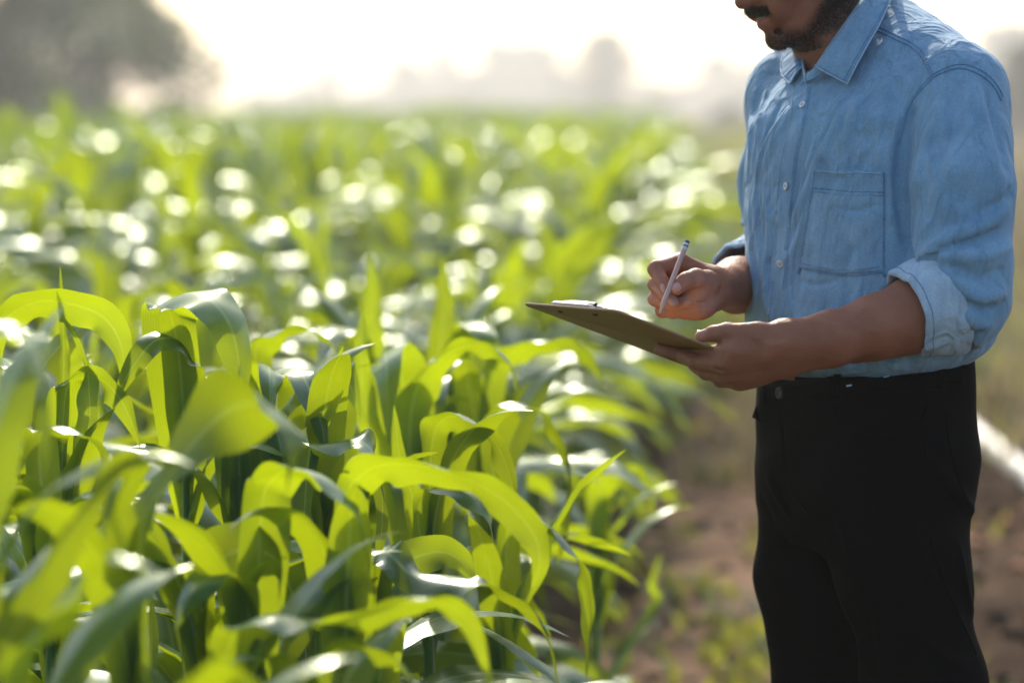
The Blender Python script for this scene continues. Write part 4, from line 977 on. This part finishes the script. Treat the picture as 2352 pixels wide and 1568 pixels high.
hero('corn plant with a thin slanting spike and pale leaves folded down beside it', 730, 3.42, 1060, [
    ([(728, 1020, 3.41), (752, 910, 3.41), (788, 795, 3.41)], .026, 20, dict(s0=X, base=1)),
    ([(700, 940, 3.5), (690, 860, 3.5), (680, 842, 3.46), (700, 870, 3.40), (735, 960, 3.36), (750, 1040, 3.36)], .070, [0, 15, 30], dict(s0=X)),
    ([(770, 960, 3.5), (760, 870, 3.5), (775, 850, 3.46), (795, 862, 3.42), (830, 960, 3.4)], .06, [0, -20, -40], dict(s0=X))])
hero('corn plant whose sharp leaf twists over its top and hangs straight down in mid picture', 690, 3.26, 1200, [
    ([(708, 1060, 3.28), (722, 1030, 3.27), (765, 1015, 3.25), (820, 1010, 3.23), (858, 1040, 3.22), (876, 1110, 3.22), (878, 1200, 3.22), (864, 1310, 3.23)], .062, [60, 60, 50, -20, -50, 0, 50, 60], dict(wave=.008, raw=True)),
    ([(640, 1265, 3.15), (700, 1240, 3.10), (765, 1250, 3.06), (830, 1290, 3.03), (870, 1330, 3.02)], .055, [50, 40, 20, 0], {})])
hero('corn plant throwing one very long arching leaf towards the path, lower middle', 790, 2.92, 1300, [
    ([(800, 1150, 2.92), (825, 1095, 2.92), (880, 1066, 2.90), (970, 1070, 2.88), (1070, 1100, 2.86), (1160, 1150, 2.85), (1225, 1225, 2.85), (1240, 1290, 2.85), (1222, 1350, 2.86)], .060, [10, 30, 40, 45, 40, 30, 10, -20, -40], dict(wave=.007))], h=.55)
hero('corn plant with a broad leaf bending right under a white sun glint, lower middle', 590, 2.84, 1330, [
    ([(600, 1180, 2.84), (625, 1100, 2.84), (680, 1078, 2.80), (750, 1095, 2.77), (810, 1160, 2.75), (845, 1250, 2.75), (852, 1340, 2.76)], .068, [10, 30, 40, 30, 20, 0], dict(wave=.007)),
    ([(560, 1350, 2.8), (500, 1320, 2.76), (440, 1360, 2.72), (400, 1450, 2.7)], .05, 30, {})])
hero('corn plant with two wavy leaves crossing low in front of the path edge', 855, 3.02, 1420, [
    ([(868, 1300, 3.02), (890, 1270, 3.0), (950, 1320, 2.98), (1040, 1335, 2.96), (1120, 1345, 2.95), (1200, 1385, 2.95), (1255, 1450, 2.95), (1283, 1580, 2.96)], .052, [20, 40, 50, 30, 0, -20, -30], {}),
    ([(880, 1330, 3.04), (930, 1290, 3.08), (1010, 1266, 3.10), (1060, 1290, 3.12), (1095, 1340, 3.12)], .050, [60, 60, 50, 40], {})], h=.5)
hero('corn plant with a long flat wavy leaf lying across the bottom of the picture', 500, 2.66, 1600, [
    ([(520, 1500, 2.64), (570, 1430, 2.62), (640, 1408, 2.60), (740, 1432, 2.58), (850, 1405, 2.57), (950, 1375, 2.57), (1030, 1390, 2.57), (1085, 1440, 2.58), (1130, 1580, 2.6)], .060, [10, 30, 45, 50, 35, 20, 0, -20], dict(wave=.008))])
hero('corn plant with the widest glowing yellow leaf folded over near the camera', 300, 2.62, 1380, [
    ([(322, 1230, 2.62), (380, 1110, 2.60), (450, 1010, 2.58), (520, 945, 2.56), (590, 925, 2.54), (650, 955, 2.52), (672, 1030, 2.50), (650, 1180, 2.50)], .098, [50, 65, 75, 75, 60, 0, -35, -30, 0], dict(wave=.0055, fold=.12, raw=True)),
    ([(300, 1320, 2.62), (270, 1180, 2.62), (330, 1060, 2.62), (400, 1030, 2.6)], .035, [60, 60, 40], {})])
hero('corn plant with a soft blue green leaf drooping at the left border', -90, 2.36, 1200, [
    ([(-70, 830, 2.36), (-20, 745, 2.34), (45, 750, 2.32), (95, 830, 2.30), (112, 960, 2.30), (92, 1130, 2.30)], .058, [20, 35, 40, 20, 0], {})])
hero('corn plant with a blurred leaf slanting up from the lower left corner', -20, 2.30, 1600, [
    ([(-10, 1560, 2.30), (60, 1400, 2.30), (150, 1240, 2.30), (240, 1110, 2.30), (310, 1045, 2.30), (352, 1060, 2.28)], .046, [50, 60, 60, 50, 20], {}),
    ([(30, 1560, 2.2), (110, 1420, 2.16), (200, 1310, 2.12), (290, 1280, 2.1), (370, 1320, 2.08)], .06, [50, 40, 20], {})])
hero('corn plant whose blurred leaf tops poke up at the bottom border', 400, 2.12, 1750, [
    ([(420, 1640, 2.12), (450, 1570, 2.10), (520, 1545, 2.08), (600, 1575, 2.06), (650, 1640, 2.05)], .052, [20, 20, 0], {})], low=False)
hero('corn plant with a rounded leaf arch beside the tip of the clipboard', 1110, 4.2, 980, [
    ([(1130, 880, 4.2), (1175, 805, 4.18), (1250, 785, 4.15), (1320, 800, 4.12), (1368, 840, 4.1), (1388, 900, 4.1)], .062, [20, 40, 40, 20, 0], {}),
    ([(1080, 900, 4.2), (1060, 830, 4.1), (1010, 840, 4.0), (985, 900, 3.98)], .06, 20, {})], h=.45)
hero('corn plant with a hanging blue green leaf under the clipboard', 1130, 3.9, 1080, [
    ([(1140, 990, 3.9), (1165, 925, 3.88), (1235, 945, 3.85), (1290, 1010, 3.84), (1312, 1090, 3.84), (1300, 1200, 3.84), (1282, 1300, 3.85)], .058, [20, 35, 30, 10, 0, -20], {})], h=.40)
hero('corn plant with the longest leaf reaching down over the path edge', 1160, 3.62, 1350, [
    ([(1165, 1230, 3.62), (1195, 1175, 3.60), (1260, 1205, 3.57), (1320, 1270, 3.55), (1350, 1360, 3.55), (1352, 1460, 3.55), (1346, 1560, 3.56)], .046, [10, 30, 20, 0, -20, -40], {})], h=.40)
hero('corn plant with drooping leaf tips over the bare path at mid height', 1370, 4.7, 1230, [
    ([(1375, 1150, 4.7), (1400, 1080, 4.68), (1450, 1075, 4.65), (1495, 1120, 4.63), (1506, 1205, 4.63)], .055, [20, 30, 10, -10], {}),
    ([(1380, 1160, 4.72), (1420, 1120, 4.78), (1460, 1180, 4.8), (1445, 1290, 4.8)], .045, 30, {}),
    ([(1500, 1400, 5.0), (1498, 1340, 5.0), (1518, 1270, 5.0)], .022, 0, dict(s0=X))], h=.42)
hero('corn plant with a dark leaf arch between two bright stems, centre of the field', 940, 3.85, 1050, [
    ([(945, 940, 3.85), (985, 850, 3.83), (1050, 800, 3.80), (1120, 795, 3.78), (1170, 830, 3.76), (1188, 900, 3.76)], .064, [20, 40, 45, 30, 0], {}),
    ([(930, 900, 3.9), (890, 822, 3.9), (884, 812, 3.84), (888, 850, 3.76), (892, 1020, 3.72)], .092, [0, 0, 0], dict(s0=X, wave=.003)),
    ([(860, 1000, 3.8), (835, 900, 3.8), (830, 800, 3.8), (835, 700, 3.82)], .035, 0, dict(s0=X))], h=.6)
hero('corn plant with a wide low arch behind the upright spike', 610, 3.75, 1000, [
    ([(590, 880, 3.75), (590, 790, 3.75), (640, 758, 3.72), (700, 757, 3.68), (755, 780, 3.66), (790, 830, 3.66)], .070, [30, 50, 50, 35, 10], {})])
hero('corn plant with a bright yellow upright blade behind the sharp leaves', 850, 4.6, 850, [
    ([(855, 800, 4.6), (860, 700, 4.6), (848, 585, 4.6)], .046, 10, dict(s0=X, base=1)),
    ([(840, 820, 4.6), (820, 760, 4.5), (760, 770, 4.4), (730, 850, 4.3)], .06, 30, {})])
hero('corn plant with a second bright upright blade nearer the clipboard', 1015, 4.4, 850, [
    ([(1012, 800, 4.4), (1020, 700, 4.4), (1018, 588, 4.4)], .048, 0, dict(s0=X, base=1)),
    ([(1050, 820, 4.4), (1080, 740, 4.3), (1120, 770, 4.2), (1140, 850, 4.2)], .055, 30, {})], h=.55)

hero('corn plant with two overlapping arches in the left foreground, below the pointed hanging leaf', 110, 3.05, 1180, [
    ([(90, 1040, 3.05), (110, 985, 3.04), (170, 985, 3.02), (240, 1045, 3.0), (300, 1150, 3.0)], .055, [10, 40, 50, 20, -20], {}),
    ([(120, 1210, 2.95), (200, 1130, 2.93), (300, 1145, 2.90), (375, 1225, 2.88), (425, 1350, 2.88)], .062, [20, 45, 40, 10, -20], {}),
    ([(80, 1150, 3.0), (40, 1120, 3.0), (-10, 1170, 2.95), (-40, 1290, 2.9)], .05, [20, 40, 20], {})], h=.8)
hero('corn plant with a short round yellow leaf low in the foreground, below mid height', 470, 2.9, 1420, [
    ([(480, 1340, 2.9), (520, 1275, 2.88), (590, 1262, 2.85), (645, 1300, 2.83), (640, 1380, 2.82)], .075, [60, 70, 60, 30, 0], dict(raw=True)),
    ([(460, 1380, 2.9), (400, 1300, 2.88), (320, 1290, 2.85), (250, 1370, 2.82), (220, 1480, 2.8)], .055, [20, 45, 45, 10], {})], h=.7)
hero('corn plant with a long S-bent leaf between the twisted leaf and the clipboard', 985, 3.5, 1150, [
    ([(990, 1040, 3.5), (1015, 965, 3.49), (1075, 960, 3.46), (1140, 1020, 3.44), (1175, 1110, 3.43), (1185, 1220, 3.43)], .055, [20, 45, 40, 10, -20, -30], {}),
    ([(960, 1180, 3.45), (1000, 1120, 3.42), (1070, 1130, 3.38), (1120, 1190, 3.36), (1140, 1270, 3.36)], .05, [30, 50, 40, 0], {}),
    ([(950, 1150, 3.5), (920, 1060, 3.5), (905, 930, 3.5)], .03, 10, dict(s0=X))], h=.7)
hero('corn plant with a drooping leaf pair at the bottom edge, centre right', 720, 2.62, 1650, [
    ([(730, 1570, 2.62), (760, 1500, 2.61), (840, 1485, 2.58), (920, 1520, 2.56), (970, 1600, 2.55)], .055, [20, 45, 45, 20, 0], {}),
    ([(700, 1580, 2.62), (650, 1520, 2.6), (560, 1500, 2.58), (490, 1560, 2.56)], .05, [20, 40, 30], {})], low=False)

# rows of corn
protos = [plant_proto(100 + i) for i in range(9)]
r = np.random.default_rng(5); spots = []
for k in range(0, 66):
    y = 1.9 + r.uniform(0, .2)
    while y < 120:
        x = EDGE(y) - .60 * k + r.normal(0, .04)
        step = .20 if y < 22 else (.30 if y < 45 else .55)
        if -0.30 * y - 2.2 < x and (y > 3.25 or x < -.12 - .1 * (y < 2.8)): spots.append((x, y + r.normal(0, .03), k))
        y += step * r.uniform(.8, 1.2)
spots = np.array(spots); spots = spots[np.argsort(np.hypot(spots[:, 0], spots[:, 1]) + 500 * (spots[:, 0] < -.215 * spots[:, 1] - .55))]
near_n = 276
print('corn', len(spots), 'last near', spots[near_n])
for i, (x, y, row) in enumerate(spots[:near_n]):
    p0 = protos[i % 9]; loc = (x, y, -.01); rz = r.uniform(0, 6.28)
    sc = r.uniform(.90, 1.08) * (.70 if y < 2.6 else .80 if y < 3.0 else .88 if y < 3.6 else 1.0)
    sc *= 1 + min(max(y - 5, 0), 4) * .03 + (y > 7) * (.10 * math.sin(x * 1.3 + y * .45) + r.uniform(-.08, .12))
    if x > EDGE(y) - 2.4 and 9 < y < 20: sc *= 1.20
    sc = min(sc, 1.22 if x < EDGE(y) - 2.4 else 1.36)
    c = copy_thing(p0, loc, rz, sc, (r.normal(0, .05), r.normal(0, .05)))
    ORD = ['outermost', 'second', 'third', 'fourth', 'fifth', 'sixth', 'seventh', 'eighth', 'ninth', 'tenth', 'eleventh', 'twelfth']
    band = ('low in the soft foreground' if y < 3.1 else 'beside the sharp leaves' if y < 4.2 else 'just behind the sharp leaves' if y < 6 else 'a few steps behind the sharp leaves' if y < 8.5 else 'deep in the green blur' if y < 12 else 'high in the far green blur')
    rw = ORD[min(int(row), 11)]
    tag(c, f'corn plant of the {rw} row from the path, {band}', 'corn plant', f'corn plants of the {rw} row, {band}')
for p0 in protos:
    for ch in list(p0.children): bpy.data.objects.remove(ch)
    bpy.data.objects.remove(p0)
# the rest of the field in one object
shapes = []
for s_ in range(10):
    q = np.random.default_rng(300 + s_); V_, F_q, U_, n_ = [], [], [], 0
    for (z, a, L_, t0, t1, p, Wd, tw) in leaf_specs(q):
        v, f, u = blade(arch(np.array([0, 0, z]), a, L_, t0, t1, p, 8, tw), Wd * 1.15, roll=[0, q.normal(0, 40)], s0=(-math.sin(a), math.cos(a), 0), seg=2)
        V_.append(v); F_q.append(f + n_); n_ += len(v)
    shapes.append((np.vstack(V_), np.vstack(F_q)))
VV, FF, n_ = [], [], 0
for i, (x, y, row) in enumerate(spots[near_n:]):
    v, f = shapes[i % 10]; a = r.uniform(0, 6.28); s_ = r.uniform(.98, 1.24) * (1 + .13 * math.sin(x * .55 + y * .21) + .10 * math.sin(x * 1.3 - y * .13 + 1) + (y > 30) * .08); c_, sn = math.cos(a) * s_, math.sin(a) * s_
    if x < -3.2: s_ *= 1.0
    VV.append(np.stack([v[:, 0] * c_ - v[:, 1] * sn + x, v[:, 0] * sn + v[:, 1] * c_ + y, v[:, 2] * s_], -1)); FF.append(f + n_); n_ += len(v)
far = mesh_np('corn_field', np.vstack(VV), np.vstack(FF), M_cornfar); tag(far, 'far rows of corn melting into a green blur below the misty trees', 'corn', kind='stuff')
print('far corn verts', n_)

# ------------------------------------------------------------------ weeds and grass on the open ground
M_weed = leaf_mat('weed', (.10, .12, .040), (.32, .33, .04), gloss=.08, rough=.5, tfac=.45, veins=False)
M_dry = leaf_mat('dry_grass', (.24, .20, .11), (.34, .28, .14), gloss=.05, rough=.6, tfac=.4, veins=False)
def scatter(name, xy, hgt, wid, mat, label, cat, per=5, spread=.05, seedn=1):
    q = np.random.default_rng(seedn); kp = ~((xy[:, 1] > 6.8) & (xy[:, 1] < 11.2) & (xy[:, 0] > 1.35)) | (q.uniform(0, 1, len(xy)) < .10); xy, hgt, wid = xy[kp], hgt[kp], wid[kp]; n = len(xy) * per
    b = np.repeat(xy, per, 0) + q.normal(0, spread, (n, 2)); z = ground_z(b[:, 0], b[:, 1])
    h = np.repeat(hgt, per) * q.uniform(.4, 1.2, n); a = q.uniform(0, 6.28, n); ln = q.uniform(.15, .9, n) * h
    wv = np.repeat(wid, per) * q.uniform(.6, 1.3, n)
    d = np.stack([np.cos(a), np.sin(a), 0 * a], -1); s = np.stack([-np.sin(a), np.cos(a), 0 * a], -1) * wv[:, None] * .5
    p0 = np.column_stack([b, z - .01]); p1 = p0 + d * ln[:, None] * .35 + [0, 0, 1] * h[:, None] * .6; p2 = p0 + d * ln[:, None] + [0, 0, 1] * h[:, None]
    V = np.stack([p0 - s * .3, p0 + s * .3, p1 + s, p1 - s, p2 + s * .3, p2 - s * .3], 1).reshape(-1, 3)
    k = np.arange(n)[:, None] * 6; F = np.concatenate([k + np.array([0, 1, 2, 3]), k + np.array([3, 2, 4, 5])])
    return tag(mesh_np(name, V, F, mat), label, cat, kind='stuff')
q = np.random.default_rng(77)
def cloud(n, y0, y1, x0, x1, pw=1.0):
    y = y0 + (y1 - y0) * q.uniform(0, 1, n) ** pw; u = q.uniform(0, 1, n); return np.column_stack([EDGE(y) + x0 + (x1(y) - x0) * u, y])
a = cloud(4600, 5, 20, .35, lambda y: 2.2 + 0 * y)
dens = .5 + .5 * np.sin(a[:, 0] * 3.1 + 1.3 * np.sin(a[:, 1] * 1.1)) * np.sin(a[:, 1] * 1.9 + 2)
lanew = np.exp(-((a[:, 0] - EDGE(a[:, 1]) - .68) / .28) ** 2)
a = a[q.uniform(0, 1, len(a)) < (dens ** 2 * .55 + .02) * (1 - .9 * lanew)]
scatter('weeds', a, q.uniform(.03, .14, len(a)), np.full(len(a), .022), M_weed, 'low green weeds scattered over the bare ground beside the corn', 'weeds', per=7)
a = np.column_stack([q.normal(.57, .07, 20), q.uniform(5.6, 7.0, 20)])
scatter('path_weeds', a, q.uniform(.05, .12, 20), np.full(20, .03), M_weed, 'patch of bright green weeds on the path left of the black trousers', 'weeds', per=9, spread=.06, seedn=8)
a = cloud(4200, 12, 110, .35, lambda y: 1.3 + .07 * y, 1.5)
lanew = np.exp(-((a[:, 0] - EDGE(a[:, 1]) - .68) / .28) ** 2) * (a[:, 1] < 25)
a = a[q.uniform(0, 1, len(a)) < 1 - .8 * lanew]
scatter('tall_grass', a, q.uniform(.05, .22, len(a)) * np.clip(a[:, 1] / 16, .5, 3.2), .02 + a[:, 1] * .0018, M_weed, 'hazy yellow green grass along the far end of the path', 'grass', per=6, spread=.2, seedn=2)
a = cloud(6500, 9, 110, .6, lambda y: 3 + .18 * y, 1.5)
scatter('dry_grass', a, q.uniform(.05, .28, len(a)), .012 + a[:, 1] * .0012, M_dry, 'straw coloured dry grass on the open ground right of the corn', 'dry grass', per=5, spread=.12, seedn=3)
# fallen leaves and clods
def chips(name, xy, size, mat, label, cat, seedn, flat=.35):
    q = np.random.default_rng(seedn); n = len(xy); z = ground_z(xy[:, 0], xy[:, 1])
    base = np.array([[1, 0, 0], [.3, .9, .1], [-.8, .6, 0], [-.9, -.5, .1], [.2, -1, 0], [0, 0, 1], [.1, 0, -.6]]); tri = [[0, 1, 5], [1, 2, 5], [2, 3, 5], [3, 4, 5], [4, 0, 5], [1, 0, 6], [2, 1, 6], [3, 2, 6], [4, 3, 6], [0, 4, 6]]
    V = base[None] * q.uniform(.6, 1.3, (n, 7, 1)) * size[:, None, None]; V[..., 2] *= flat
    a = q.uniform(0, 6.28, n); c, s = np.cos(a)[:, None], np.sin(a)[:, None]
    V = np.stack([V[..., 0] * c - V[..., 1] * s, V[..., 0] * s + V[..., 1] * c, V[..., 2]], -1) + np.column_stack([xy, z + size * flat * .3])[:, None]
    F = (np.arange(n)[:, None, None] * 7 + np.array(tri)[None]).reshape(-1, 3)
    return tag(mesh_np(name, V.reshape(-1, 3), F, mat), label, cat, kind='stuff')
a = cloud(3000, 5, 18, .3, lambda y: 4.5 + 0 * y); chips('soil_clods', a, q.uniform(.008, .045, len(a)), M_soil, 'clods of brown earth strewn over the ground', 'clods', 4, .8)
a = np.column_stack([q.normal(2.02, .28, 60), q.normal(7.5, .35, 60)]); chips('dead_leaves', a, q.uniform(.03, .06, 60), simple_mat('rust_leaf', (.42, .15, .055), .7), 'rust orange dead leaves on the dark soil behind the man', 'dead leaves', 5, .4)

# ------------------------------------------------------------------ white pipe behind the man
pipe = empty('water_pipe', (1.75, 10.0, 0)); tag(pipe, 'white water pipe lying slantwise on the ground behind the man', 'pipe')
p0, p1 = P(2200, 969, 10.57), P(2500, 1237, 7.69)
p0[2] = ground_z(p0[None, 0], p0[None, 1])[0] + .05; p1[2] = ground_z(p1[None, 0], p1[None, 1])[0] + .05
V, F = tube([p0 + (p1 - p0) * t for t in np.linspace(0, 1, 14)], .040, 20); mesh_np('pipe_section', V, F, simple_mat('white_pvc', (.72, .74, .68), .35), pipe)
for t in (.02, .62, .98):
    c = p0 + (p1 - p0) * t; d_ = nrm(p1 - p0) * .06; V, F = tube([c - d_, c - d_ * .9, c + d_ * .9, c + d_], [.043, .046, .046, .043], 20); mesh_np('coupling', V, F, simple_mat('grey_pvc', (.5, .52, .48), .4), pipe)

# ------------------------------------------------------------------ trees
def tree_leaf_mat(name, c, t_): return leaf_mat(name, c, t_, gloss=.18, rough=.5, tfac=.4, veins=False)
M_tree = [tree_leaf_mat('tree_leaf', (.030, .045, .022), (.07, .10, .02)), tree_leaf_mat('tree_leaf_olive', (.060, .062, .025), (.13, .13, .03)), tree_leaf_mat('tree_leaf_grey', (.045, .06, .04), (.08, .11, .04))]
M_bark = simple_mat('bark', (.05, .04, .03), .9, noise=.3, nscale=8)
def make_tree(seed, hgt, rad, mat, nleaf=9000, lsz=.20, blobs=26, low=.12, shape=1.0):
    q = np.random.default_rng(seed); e = empty('tree')
    mb = MB(); V, F = tube(catmull([(0, 0, -.2), (q.normal(0, .1), q.normal(0, .1), hgt * .3), (q.normal(0, .25), q.normal(0, .25), hgt * .8)], 9), np.linspace(.045, .012, 9) * hgt * .55, 9, up=(0, 1, 0)); mb.add(V, F)
    cs = []
    for i in range(blobs):
        z = hgt * (low + (1 - low) * q.uniform(0, 1) ** .8); f = (z / hgt - low) / (1 - low); rr_ = rad * (math.sin(min(1, (f + .18)) * math.pi * .86 + .25)) ** .7 * shape
        a = q.uniform(0, 6.28); k = q.uniform(.25, 1.08); c = np.array([rr_ * k * math.cos(a), rr_ * k * math.sin(a), z * .93]); cs.append((c, rad * q.uniform(.17, .34)))
        s = np.array([0, 0, max(hgt * .12, z * .55)]); V, F = tube(catmull([s, (s + c) / 2 + [0, 0, -.06 * hgt], c], 6), np.linspace(.012, .004, 6) * hgt, 5, up=(.3, 1, 0)); mb.add(V, F)
    mb.build('trunk', M_bark).parent = e
    per = nleaf // blobs; LV = []
    for c, br_ in cs:
        d = nrm(q.normal(0, 1, (per, 3))); rr_ = br_ * q.uniform(.2, 1.12, per)[:, None] ** .6; p = c + d * rr_ * [1, 1, .8]
        u = nrm(q.normal(0, 1, (per, 3))); v = nrm(np.cross(u, q.normal(0, 1, (per, 3)))); sz = lsz * q.uniform(.5, 1.2, (per, 1))
        LV.append(np.stack([p - u * sz, p - v * sz * .45, p + u * sz, p + v * sz * .45], 1))
    V = np.concatenate(LV).reshape(-1, 3); mesh_np('crown', V, np.arange(len(V)).reshape(-1, 4), mat, smooth=False).parent = e
    return e
def put(e, px, d, label, sc=1.0, rz=0.0, group=None, copy=True):
    g = P(px, 255, d); o = copy_thing(e, (g[0], g[1], -.1), rz, sc) if copy else e
    if not copy: o.location = (g[0], g[1], -.1); o.scale = (sc,) * 3; o.rotation_euler.z = rz
    return tag(o, label, 'tree', group)
# dark tree on the left, not far behind the field
tA = make_tree(31, 6.2, 3.3, M_tree[0], 9000, .15, 46, low=.08)
put(tA, 10, 62, 'dark grey green tree filling the upper left corner', 1.42, 0, copy=False)
tB = make_tree(32, 4.2, 2.3, M_tree[0], 6500, .13, 38, low=.05)
put(tB, 240, 68, 'lower rounded dark tree right beside the one in the upper left corner', 1.42, 1, copy=False)
tA2 = make_tree(36, 5.0, 3.0, M_tree[0], 6000, .15, 34, low=.03)
put(tA2, 120, 72, 'dark tree showing in the gap between the two trees of the upper left corner', 1.3, 2, copy=False)
# far misty trees
fr = [make_tree(41, 11, 6.6, M_tree[2], 7000, .6, 30, low=.05), make_tree(42, 12, 5.0, M_tree[2], 6000, .6, 26, low=.05), make_tree(43, 8, 7.5, M_tree[2], 7000, .6, 30, low=.02)]
tr1 = make_tree(44, 10.5, 6.4, M_tree[1], 7000, .4, 34, low=.04)
MIST = [(560, 520, 0.45, 2, 'faint low misty tree, farthest left of the pale tree line'), (650, 480, .65, 2, 'pale misty bush under the brightest part of the sky'), (755, 430, .84, 1, 'narrow pointed misty tree standing alone left of centre'),
        (700, 460, .62, 0, 'low rounded misty tree left of the narrow pointed one'), (850, 440, .60, 2, 'low misty tree right of the narrow pointed one'), (930, 430, .95, 0, 'misty tree at the centre stepping up to the tall group'),
        (1010, 450, 1.15, 1, 'tall slim misty tree left of the broad pale crown'), (1090, 400, .95, 2, 'wide low misty tree below the slim tall ones'), (1150, 430, 1.22, 0, 'broad pale crown rising highest in the misty middle group'),
        (1235, 420, 1.18, 0, 'rounded misty tree right of the broad pale crown'), (1300, 400, .95, 2, 'misty tree tucked left of the olive brown tree'),
        (1560, 420, .70, 2, 'pale misty bush between the olive tree and the face of the man'), (1650, 400, .95, 0, 'misty grey tree just left of the far shoulder'), (1745, 380, 1.05, 2, 'misty tree behind the far shoulder')]
for px, d, sc, k, lb in MIST: put(fr[k], px, d, lb, sc, px * .37)
for i in range(17):
    put(fr[2 if i % 3 else 0], 590 + i * 72 + (i * 37) % 30, 440 + (i * 53) % 60, 'low tree of the faint misty belt along the horizon', .50 + .08 * ((i * 7) % 3) + (.18 if 4 < i < 13 else 0), i * 1.7, 'trees of the misty belt')
put(tr1, 1390, 300, 'olive brown tree ending the pale tree line left of the man', 1.08, 0, copy=False)
RT = [(2080, 400, 1.25, 0, 'pale tree above the near shoulder of the man'), (2200, 390, 1.1, 2, 'wide grey green tree right of the near shoulder'), (2310, 340, 1.2, 0, 'tall misty tree near the right border'), (2420, 330, 1.2, 1, 'slim misty tree cut by the right border')]
for px, d, sc, k, lb in RT: put(fr[k], px, d, lb, sc, px * .21)
RB = [(2260, 130, .34, 2, 'low greenish bush behind the sleeve at the right'), (2370, 110, .40, 0, 'low bush at the right border under the misty trees'), (1680, 150, .22, 2, 'small hazy bush at the end of the path left of the chest')]
for px, d, sc, k, lb in RB: tag(put(fr[k], px, d, lb, sc, px * .21), cat='bush')
for e in fr:
    for ch in list(e.children): bpy.data.objects.remove(ch)
    bpy.data.objects.remove(e)

# ------------------------------------------------------------------ haze
hm = bpy.data.materials.new('haze'); hm.use_nodes = True; hn = hm.node_tree
for n in list(hn.nodes):
    if n.type != 'OUTPUT_MATERIAL': hn.nodes.remove(n)
pv = N(hn, 'ShaderNodeVolumePrincipled'); pv.inputs['Color'].default_value = (.97, .97, .94, 1); pv.inputs['Density'].default_value = .0020; pv.inputs['Anisotropy'].default_value = .25
hn.links.new(pv.outputs[0], hn.nodes['Material Output'].inputs['Volume'])
x0, x1, y0, y1, z0, z1 = -262, 262, -22, 645, -1.2, 16
V = [(x, y, z) for x in (x0, x1) for y in (y0, y1) for z in (z0, z1)]
hz_o = mesh_np('haze', V, [[0, 1, 3, 2], [4, 6, 7, 5], [0, 4, 5, 1], [2, 3, 7, 6], [0, 2, 6, 4], [1, 5, 7, 3]], hm, smooth=False)
tag(hz_o, 'pale morning haze over the field', 'haze', kind='stuff')
